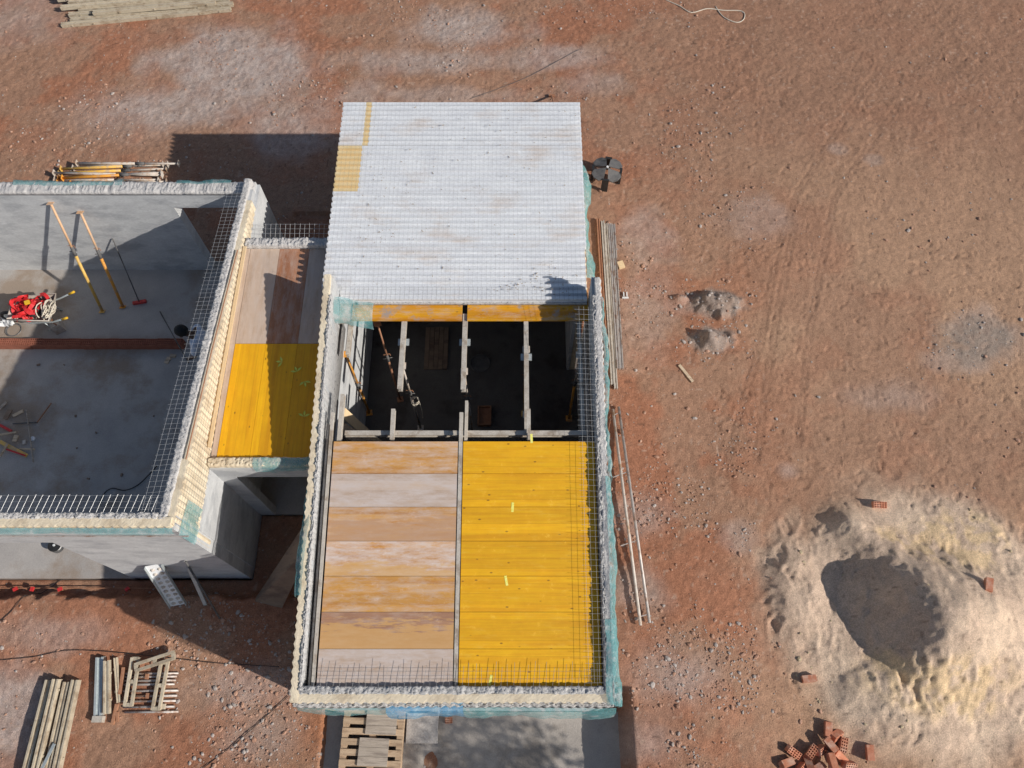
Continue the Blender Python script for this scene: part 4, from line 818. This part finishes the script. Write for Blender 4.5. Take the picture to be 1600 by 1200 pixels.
MB().box((0,0,.04), (.52,.46,.09)).build('tile', 'gravel_tile', e); MB().bar((.27,.28,.06), (.22,.02,.055), .03, .02).build('corner_strip', 'white', e)
e = brick(702, 1126, (0,0,.05), 'orange brick piece lying on the grey apron', None, .0); e.location.z = -.05; e.scale = (.5, .8, .8)
# ------------------------------------------------------------------ leaning things at the house corner
def quad_slab(name, pts, th, m, label, cat):
    p = [Vector(x) for x in pts]; n_ = (p[1]-p[0]).cross(p[3]-p[0]).normalized()*th
    return tag(MB().add(p+[x-n_ for x in p], [(0,1,2,3),(7,6,5,4),(0,4,5,1),(1,5,6,2),(2,6,7,3),(3,7,4,0)]).build(name, m), label, cat)
a, c = W(390,949,.03), W(436,960,.03); top = Vector((RW-.04, 3.0, 2.55)); du = (c-a)
quad_slab('plywood_sheet', [a, c, Vector((RW-.03, 2.75, 2.45)), Vector((RW-.03, 3.25, 2.6))], .02, 'plywood', 'brown plywood sheet leaning in the gap against the annex wall', 'plywood')
e = empty('scaffold_plank', 'white perforated metal scaffold plank leaning against the house wall', 'plank', None, W(268,945,0))
b0, b1 = G(268,947,.02), G(296,944,.02); t0, t1 = Vector((-6.10, LS_OUT-.02, 1.22)), Vector((-5.80, LS_OUT-.02, 1.30))
ux = (b1-b0); uy = (t0-b0); L_ = uy.length; uy.normalize(); ux = (ux-uy*ux.dot(uy)).normalized(); wv = .27; nn = ux.cross(uy).normalized()
if nn.y > 0: nn = -nn
def fp(u, v, h=0): return b0+ux*u+uy*v+nn*h
def obox(u0, u1, v0, v1, h0, h1):
    return [fp(u0,v0,h0),fp(u1,v0,h0),fp(u1,v1,h0),fp(u0,v1,h0),fp(u0,v0,h1),fp(u1,v0,h1),fp(u1,v1,h1),fp(u0,v1,h1)], [(3,2,1,0),(4,5,6,7),(0,1,5,4),(1,2,6,5),(2,3,7,6),(3,0,4,7)]
kid(MB().add(*obox(0, wv, 0, L_, 0, .012)).build('tread', 'white'), e)
for u0, u1 in ((-.012, 0), (wv, wv+.012)): kid(MB().add(*obox(u0, u1, 0, L_, 0, .06)).build('side_flange', 'galv'), e)
for i in range(2):
    for j in range(9):
        u, v = wv*(.28+.44*i), L_*(j+.6)/9.6; base = [fp(u+.045*math.cos(t), v+.035*math.sin(t), .0125) for t in np.linspace(0, 5.236, 6)]
        kid(MB().add(base+[fp(u, v, .055)], [(k, (k+1) % 6, 6) for k in range(6)]).build('grip_dimple', 'barrow'), e)  # dimple shade put into the colour, darker than the white tread
tag(MB().bar(G(322,945,.03), Vector((W(298,880,1.1).x, LS_OUT-.03, 1.15)), .06, .035).build('metal_channel', 'galv'), 'slim grey metal channel leaning on the house wall', 'channel')
tag(MB().tube([G(344,966,.02), Vector((W(297,865,1.5).x, LS_OUT-.03, 1.62))], .018, 8).build('iron_pole', 'black_dusty', None, True), 'dark scuffed iron pole leaning on the house wall', 'pole')
# reel at the wide opening
q = W(87, 853, .15); e = empty('cable_reel', 'black round cable reel standing at the wide opening of the house', 'reel', None, (q.x, q.y, .06))
for k, h_ in ((0,.0),(1,.12)): kid(MB().disc((q.x, q.y, .075+h_), .115, .022, 28).build('flange', 'black_dusty' if k == 0 else 'black'), e)
kid(MB().disc((q.x, q.y, .135), .07, .10, 20).build('drum', 'white'), e); kid(MB().disc((q.x, q.y, .212), .022, .012, 12).build('hub', 'white'), e)
# marking string with red caps
y_ = LS_OUT-.18
tag(MB().tube([(-11.5, y_, .10), (-6.1, y_, .10)], .01, 6).build('marking_bar', 'rust'), 'thin rusty bar lying along the foot of the house wall', 'bar')
for px in (2, 32, 58, 101, 205):
    q = W(px, 894, .12); b = MB().tube([(q.x, y_-.025, -.05), (q.x, y_-.025, .13)], .010, 6); e = empty('capped_stake', 'short stake with a red plastic cap beside the rusty bar', 'stake', 'red capped stakes along the wall foot', (q.x, y_, -.05))
    kid(b.build('stake', 'rust'), e); kid(MB().box((q.x, y_-.025, .145), (.075,.055,.035), Matrix.Rotation(px, 3, 'Z')).build('cap', 'red_pl'), e)
# ------------------------------------------------------------------ inside the house
FZ = .06
e = empty('broom', 'broom with a red head leaning against the plastered wall', 'broom', None, W(218,471,FZ)); hq = W(218, 472, .1)
kid(MB().box((hq.x, hq.y, .10), (.27,.06,.05), Matrix.Rotation(.2,3,'Z')).build('head', 'red_pl'), e); kid(MB().box((hq.x, hq.y, .069), (.26,.055,.02), Matrix.Rotation(.2,3,'Z')).build('bristles', 'red'), e)
kid(MB().tube([(hq.x, hq.y, .12), (-8.0, 9.18, 1.23)], .012, 8).build('handle', 'black_dusty', None, True), e)
# wheelbarrow
c = W(52, 483, .55); e = empty('wheelbarrow', 'pale metal wheelbarrow heaped with red straps and white rope', 'wheelbarrow', None, (c.x, c.y, FZ))
def tray(c):
    lo = [(-.27,-.17,.28),(.30,-.20,.32),(.30,.20,.32),(-.27,.17,.28)]; hi = [(-.44,-.26,.52),(.42,-.31,.56),(.42,.31,.56),(-.44,.26,.52)]
    v = [Vector(p)+Vector((c.x, c.y, FZ)) for p in lo+hi]; v2 = [p+Vector((0,0,-.012)) for p in v]
    fs = [(0,1,2,3),(0,4,5,1),(1,5,6,2),(2,6,7,3),(3,7,4,0)]
    return MB().add(v, fs).add(v2, [f[::-1] for f in fs]).build('tray', 'barrow')
kid(tray(c), e)
rim = [Vector((c.x+x, c.y+y, FZ+z)) for x, y, z in ((-.44,-.26,.525),(.42,-.31,.565),(.42,.31,.565),(-.44,.26,.525),(-.44,-.26,.525))]
kid(MB().tube(rim, .014, 6).build('rim', 'barrow', None, True), e)
for s in (-1, 1):
    h_ = [Vector((c.x-.62, c.y+s*.05, FZ+.20)), Vector((c.x-.1, c.y+s*.2, FZ+.27)), Vector((c.x+.45, c.y+s*.27, FZ+.45)), Vector((c.x+.72, c.y+s*.29, FZ+.60))]
    hd = MB().tube(h_, .017, 8).build('handle', 'galv', None, True); kid(hd, e)
    d_ = (h_[3]-h_[2]).normalized(); gp_ = MB().tube([h_[3]-d_*.02, h_[3]+d_*.14], .024, 8).build('grip', 'yellow_pl', None, True); gp_.parent = hd
    kid(MB().tube([Vector((c.x+.2, c.y+s*.23, FZ+.33)), Vector((c.x+.28, c.y+s*.24, FZ+.015)), Vector((c.x+.1, c.y+s*.23, FZ+.02))], .014, 6).build('leg', 'galv', None, True), e)
wq = Vector((c.x-.62, c.y, FZ+.19)); wo = MB().tube([wq+Vector((.165*math.cos(t), 0, .165*math.sin(t))) for t in np.linspace(0, 6.283, 25)], .035, 8, False).build('wheel', 'black', None, True); kid(wo, e)
rm_ = MB().disc(wq, .13, .03, 20, (0,1,0)).build('rim', 'galv'); rm_.parent = wo
rr = random.Random(12)
def tangle(c, rx, ry, rz, n, r, seed, k=14, closed=False):
    q = random.Random(seed); b = MB()
    for i in range(n):
        ph, st = q.uniform(0, 6.3), q.uniform(.5, 1); ox, oy = q.uniform(-.5,.5)*rx, q.uniform(-.5,.5)*ry; oz = q.uniform(0, rz); tl = q.uniform(-.8, .8)
        b.tube([c+Vector((ox+rx*st*.6*math.cos(t+ph), oy+ry*st*.6*math.sin(t*1.0+ph), oz+rz*.4*math.sin(2*t+tl))) for t in np.linspace(0, 6.283*.9, k)], r, 6)
    return b
def strap(c, rx, ry, rz, n, w, seed):
    q = random.Random(seed); b = MB()
    for i in range(n):
        ph, st = q.uniform(0, 6.3), q.uniform(.35, 1); ox, oy, oz = q.uniform(-.6,.6)*rx, q.uniform(-.6,.6)*ry, q.uniform(0, rz); vs = []; fs = []; K = 14
        tw = q.uniform(-1, 1)
        for k in range(K):
            t = ph+k/K*4.6; p = c+Vector((ox+rx*st*.6*math.cos(t), oy+ry*st*.6*math.sin(t), oz+.05*math.sin(2*t+ph))); a_ = tw+.5*math.sin(t)
            o = Vector((math.cos(t)*math.cos(a_), math.sin(t)*math.cos(a_), math.sin(a_)))*w/2; vs += [p-o, p+o, p+o+Vector((0,0,.006)), p-o+Vector((0,0,.006))]
        for k in range(K-1):
            for j in range(4): fs.append((k*4+j, k*4+(j+1) % 4, (k+1)*4+(j+1) % 4, (k+1)*4+j))
        b.add(vs, fs)
    return b
hc = Vector((c.x-.02, c.y, FZ+.47))
e2 = empty('safety_harness', 'tangle of bright red harness straps with a yellow buckle in the wheelbarrow', 'harness', None, hc)
kid(strap(hc, .36, .34, .16, 22, .07, 4).build('straps', 'red'), e2); kid(strap(hc+Vector((0,0,.05)), .30, .28, .14, 5, .05, 9).build('dark_straps', 'black'), e2)
kid(MB().box(hc+Vector((.02,.02,.25)), (.09,.07,.05), Matrix.Rotation(.4,3,'Z')).build('buckle', 'yellow_pl'), e2)
rc = Vector((c.x+.33, c.y-.03, FZ+.55)); tag(tangle(rc, .17, .30, .10, 12, .012, 6).build('rope_coil', 'rope', None, True), 'coil of off-white rope lying on the handle end of the wheelbarrow', 'rope')
q = W(95, 515, FZ); e = empty('jerry_can', 'dirty pale plastic can standing beside the wheelbarrow', 'can', None, (q.x, q.y, FZ))
kid(MB().box((q.x, q.y, FZ+.13), (.20,.17,.26), Matrix.Rotation(.5,3,'Z'), .86).build('body', 'barrow'), e); kid(MB().tube([(q.x-.05, q.y+.03, FZ+.26), (q.x-.03, q.y+.02, FZ+.32), (q.x+.04, q.y-.03, FZ+.32), (q.x+.06, q.y-.04, FZ+.26)], .014, 6).build('handle', 'rust'), e); kid(MB().disc((q.x-.05, q.y+.06, FZ+.28), .028, .05, 12).build('cap', 'rust'), e)
q = W(22, 516, FZ); b = MB()
for k in range(3): b.tube([(q.x+(.14+.01*k)*math.cos(t), q.y+(.13+.012*k)*math.sin(t), FZ+.006+.008*k) for t in np.linspace(0, 6.283, 28)], .005, 5, False)
tag(b.build('wire_coil', 'wire_dark'), 'thin wire ring lying on the floor by the wheelbarrow', 'wire')
q = W(12, 503, FZ+.05); vs_ = []; r_ = random.Random(8)
for i in range(9):
    for j in range(7): vs_.append((q.x-.14+.035*i, q.y-.1+.034*j, FZ+.02+r_.random()*.10))
tag(MB().add(vs_, [(i*7+j, (i+1)*7+j, (i+1)*7+j+1, i*7+j+1) for i in range(8) for j in range(6)]).build('plastic_bag', 'white', None, True), 'crumpled white plastic bag on the floor by the wheelbarrow wheel', 'bag')
# scrap heap of offcuts
r_ = random.Random(21); gq = 'offcuts scattered on the house floor'
for i, (a, c_, w, m, lb) in enumerate((((-8,660),(18,674),.05,'red_pl','red painted timber offcut'),((0,690),(42,712),.07,'prop_yellow','yellow timber offcut'),((10,702),(40,712),.03,'red_pl','slim red painted offcut'),((-5,680),(26,675),.035,'timber','pale lath'),((20,650),(36,642),.06,'timber','short pale block'),
        ((30,701),(54,702),.028,'timber','thin pale lath'),((41,640),(52,722),.02,'timber_grey','long thin grey stick'),((0,713),(12,693),.04,'timber','tilted pale lath'),((20,662),(58,660),.014,'black_dusty','dark thin rod'),((58,660),(80,630),.012,'rust','thin rusty rod'),
        ((8,655),(16,640),.09,'plywood','brown ply scrap'),((22,690),(26,680),.08,'timber','pale wood chunk'),((38,694),(38,688),.06,'barrow','small beige box piece'),((-2,640),(10,628),.05,'timber_grey','grey wood chunk'))):
    p0, p1 = W(*a, FZ+.02+.012*(i % 4)), W(*c_, FZ+.02+.012*(i % 4)); tag(MB().bar(p0, p1, w, .022).build('wood_offcut', m), lb+' in the scrap heap on the house floor', 'offcut')
q = W(52, 686, FZ); tag(MB().disc((q.x, q.y, FZ+.02), .045, .03, 14).build('paper_cup', 'white'), 'small white cup lying by the scrap heap', 'cup')
def floor_curve(name, pix, r, m, label):
    pts = []; ctrl = [W(px, py, FZ+r) for px, py in pix]
    for i in range(len(ctrl)-1):
        p_, a, c_, n_ = ctrl[max(i-1, 0)], ctrl[i], ctrl[i+1], ctrl[min(i+2, len(ctrl)-1)]
        for t in np.arange(0, 1, .2): pts.append(.5*((2*a)+(c_-p_)*t+(2*p_-5*a+4*c_-n_)*t*t+(3*a-p_-3*c_+n_)*t**3))
    return tag(MB().tube(pts+[ctrl[-1]], r, 6).build(name, m, None, True), label, 'cable')
floor_curve('power_cable', [(245,728),(232,742),(215,758),(195,766),(175,763),(162,772),(155,790)], .009, 'black', 'black cable curling over the shaded house floor')
floor_curve('power_cable', [(29,842),(42,843),(52,836),(60,828),(66,848)], .008, 'black', 'short black cable trailing from the cable reel')
for px, py, w in ((240,300+350,.03),(118,650,.05),(190,742,.06),(138,748,.05),(100,570,.03),(150,676,.04),(60,570,.06),(270,556,.12),(262,563,.14),(120,700,.03)):
    tag(MB().box(W(px, py, FZ+.012), (w, w*.6, .022), Matrix.Rotation(px, 3, 'Z')).build('floor_debris', 'plywood' if w < .1 else 'timber'), 'small wood scrap' if w < .1 else 'flat wood scrap', 'debris', 'scraps on the house floor')['label'] = ('small dark wood scrap lying alone on the house floor' if w < .1 else 'flat pale wood scrap at the end of the brick row')
# ------------------------------------------------------------------ person
def skin(name, joints, edges, m, parent, sub=2):
    me = bpy.data.meshes.new(name); me.from_pydata([j[0] for j in joints], edges, []); o = bpy.data.objects.new(name, me); col.objects.link(o)
    me.materials.append(M[m]); md = o.modifiers.new('skin', 'SKIN'); sv = me.skin_vertices[0] if me.skin_vertices else None
    if sv is None:
        bpy.context.view_layer.objects.active = o; sv = me.skin_vertices[0]
    for i, j in enumerate(joints):
        r = j[1]; sv.data[i].radius = (r, r) if isinstance(r, float) else r
    sv.data[0].use_root = True; md.use_smooth_shade = True; s = o.modifiers.new('sub', 'SUBSURF'); s.levels = sub; s.render_levels = sub
    if parent: o.parent = parent
    return o
pq = W(298, 520, 1.5); PE = empty('person', 'person in a pale blue shirt bending forward with a long stick in hand', 'person', None, (pq.x+.22, pq.y-.02, FZ))
# local frame: x east, the person faces west and stoops
Bj = [((0,0,.93),.125),((-.05,0,1.12),.125),((-.14,0,1.30),.14),((-.20,0,1.40),.075),((-.25,0,1.45),.055),((-.31,0,1.50),.085),((-.36,0,1.56),.088),
      ((0,.10,.88),.095),((-.04,.12,.48),.062),((.02,.13,.09),.045),((-.10,.14,.035),.04),((0,-.10,.88),.095),((-.10,-.12,.48),.062),((-.05,-.13,.09),.045),((-.17,-.14,.035),.04),
      ((-.15,.19,1.34),.062),((-.24,.27,1.10),.045),((-.40,.20,.95),.034),((-.15,-.19,1.34),.062),((-.22,-.30,1.10),.045),((-.36,-.24,.92),.034)]
Be = [(0,1),(1,2),(2,3),(3,4),(4,5),(5,6),(0,7),(7,8),(8,9),(9,10),(0,11),(11,12),(12,13),(13,14),(2,15),(15,16),(16,17),(2,18),(18,19),(19,20)]
def hand(base, d, side):
    j = [(tuple(base), .024)]; e_ = []; d = Vector(d).normalized(); sd = Vector((0, side, 0)); pm = Vector(base)+d*.06; j.append((tuple(pm), .028)); e_.append((0,1))
    for k in range(4):
        off = sd*(.027*(k-1.5)); a_ = pm+d*.03+off; b_ = a_+d*.03+Vector((.012,0,-.012)); c_ = b_+Vector((.022,0,-.010)); i = len(j); j += [(tuple(a_), .0095), (tuple(b_), .009), (tuple(c_), .008)]; e_ += [(1,i),(i,i+1),(i+1,i+2)]
    a_ = Vector(base)+d*.025-sd*.035; b_ = a_+d*.03+Vector((.02,0,-.01)); i = len(j); j += [(tuple(a_), .011), (tuple(b_), .009)]; e_ += [(0,i),(i,i+1)]
    return j, e_
J, E_ = list(Bj), list(Be)
for idx, sd_ in ((17, 1), (20, -1)):
    hj, he = hand(Vector(Bj[idx][0])+Vector((-.02,0,-.01)), (-.7,0,-.5), sd_); o_ = len(J); J += hj; E_ += [(idx, o_)]+[(a+o_, b_+o_) for a, b_ in he]
skin('body', J, E_, 'skin', PE)
S_ = [((0,0,.90),.145),((-.05,0,1.10),.15),((-.14,0,1.30),.165),((-.19,0,1.385),.085),((-.15,.19,1.345),.082),((-.23,.265,1.13),.066),((-.15,-.19,1.345),.082),((-.215,-.295,1.13),.066)]
skin('shirt', S_, [(0,1),(1,2),(2,3),(2,4),(4,5),(2,6),(6,7)], 'shirt', PE)
T_ = [((0,0,.94),.14),((0,.10,.86),.115),((-.04,.12,.48),.082),((.02,.13,.10),.068),((0,-.10,.86),.115),((-.10,-.12,.48),.082),((-.05,-.13,.10),.068)]
skin('trousers', T_, [(0,1),(1,2),(2,3),(0,4),(4,5),(5,6)], 'trousers', PE)
b = MB(); cH = Vector((-.345,0,1.565)); ax_ = Vector((.35,0,.93)).normalized()
for i in range(9):
    for j in range(18):
        th_, ph_ = math.pi*.62*i/8, 2*math.pi*j/18; u_ = Vector((0,1,0)); v_ = ax_.cross(u_)
        b.v.append(tuple(cH+(ax_*math.cos(th_)+(u_*math.cos(ph_)+v_*math.sin(ph_)*1.08)*math.sin(th_))*(.112+.006*random.random())))
b.f = [(i*18+j, i*18+(j+1) % 18, (i+1)*18+(j+1) % 18, (i+1)*18+j) for i in range(8) for j in range(18)]; b.build('hair', 'hair', PE, True)
for s in (-1, 1):
    MB().disc((-.345, s*.098, 1.52), .028, .02, 10, (0,1,0)).build('ear', 'skin', PE)
    MB().disc((-.437, s*.033, 1.515), .012, .012, 8, (1,0,-.5)).build('eye', 'white', PE)
MB().box((-.455, 0, 1.49), (.03,.026,.04), None, .6).build('nose', 'skin', PE); MB().box((-.43, 0, 1.452), (.014,.045,.010)).build('mouth', 'rust', PE)
hp = Vector(PE.location)+Vector((-.47,-.24,.87)); tip = W(250, 487, FZ+.03)
tag(MB().tube([tip, hp, hp+(hp-tip).normalized()*.15], .012, 8).build('long_stick', 'black_dusty', None, True), 'long dark stick held by the stooping person', 'stick')
# ------------------------------------------------------------------ tree standing outside the frame whose shade reaches the apron
sc = W(775, 1212, -.1); k_ = 4.6; tc_ = Vector((sc.x+1.53*k_, sc.y-.66*k_, k_-.1)); tz = gz(tc_.x, tc_.y)
TR_ = empty('small_tree', 'slender leafy tree whose shade falls across the grey apron', 'tree', None, (tc_.x, tc_.y, tz))
b = MB().tube([(tc_.x, tc_.y, tz-.1), (tc_.x+.05, tc_.y-.04, 1.8), (tc_.x, tc_.y, 3.6), (tc_.x, tc_.y, 4.6)], .09, 8, True, .02)
r_ = random.Random(2)
for k in range(9):
    a = r_.uniform(0, 6.3); z0 = r_.uniform(2.8, 4.4); b.tube([(tc_.x, tc_.y, z0), (tc_.x+.5*math.cos(a), tc_.y+.5*math.sin(a), z0+.35), (tc_.x+.85*math.cos(a), tc_.y+.85*math.sin(a), z0+.55)], .03, 5, True, .008)
kid(b.build('trunk', 'bark', None, True), TR_); b = MB()
for k in range(2600):
    v = Vector((r_.gauss(0,1), r_.gauss(0,1), r_.gauss(0,1))).normalized()*(r_.random()**.4); p = tc_+Vector((v.x*1.15, v.y*1.05, v.z*.95))+Vector((r_.uniform(-.1,.1),)*3)
    a1 = Vector((r_.uniform(-1,1), r_.uniform(-1,1), r_.uniform(-1,1))).normalized()*.06; a2 = a1.orthogonal().normalized()*.03; b.add([p-a1, p+a2, p+a1, p-a2], [(0,1,2,3)])
kid(b.build('crown', 'leaf'), TR_)
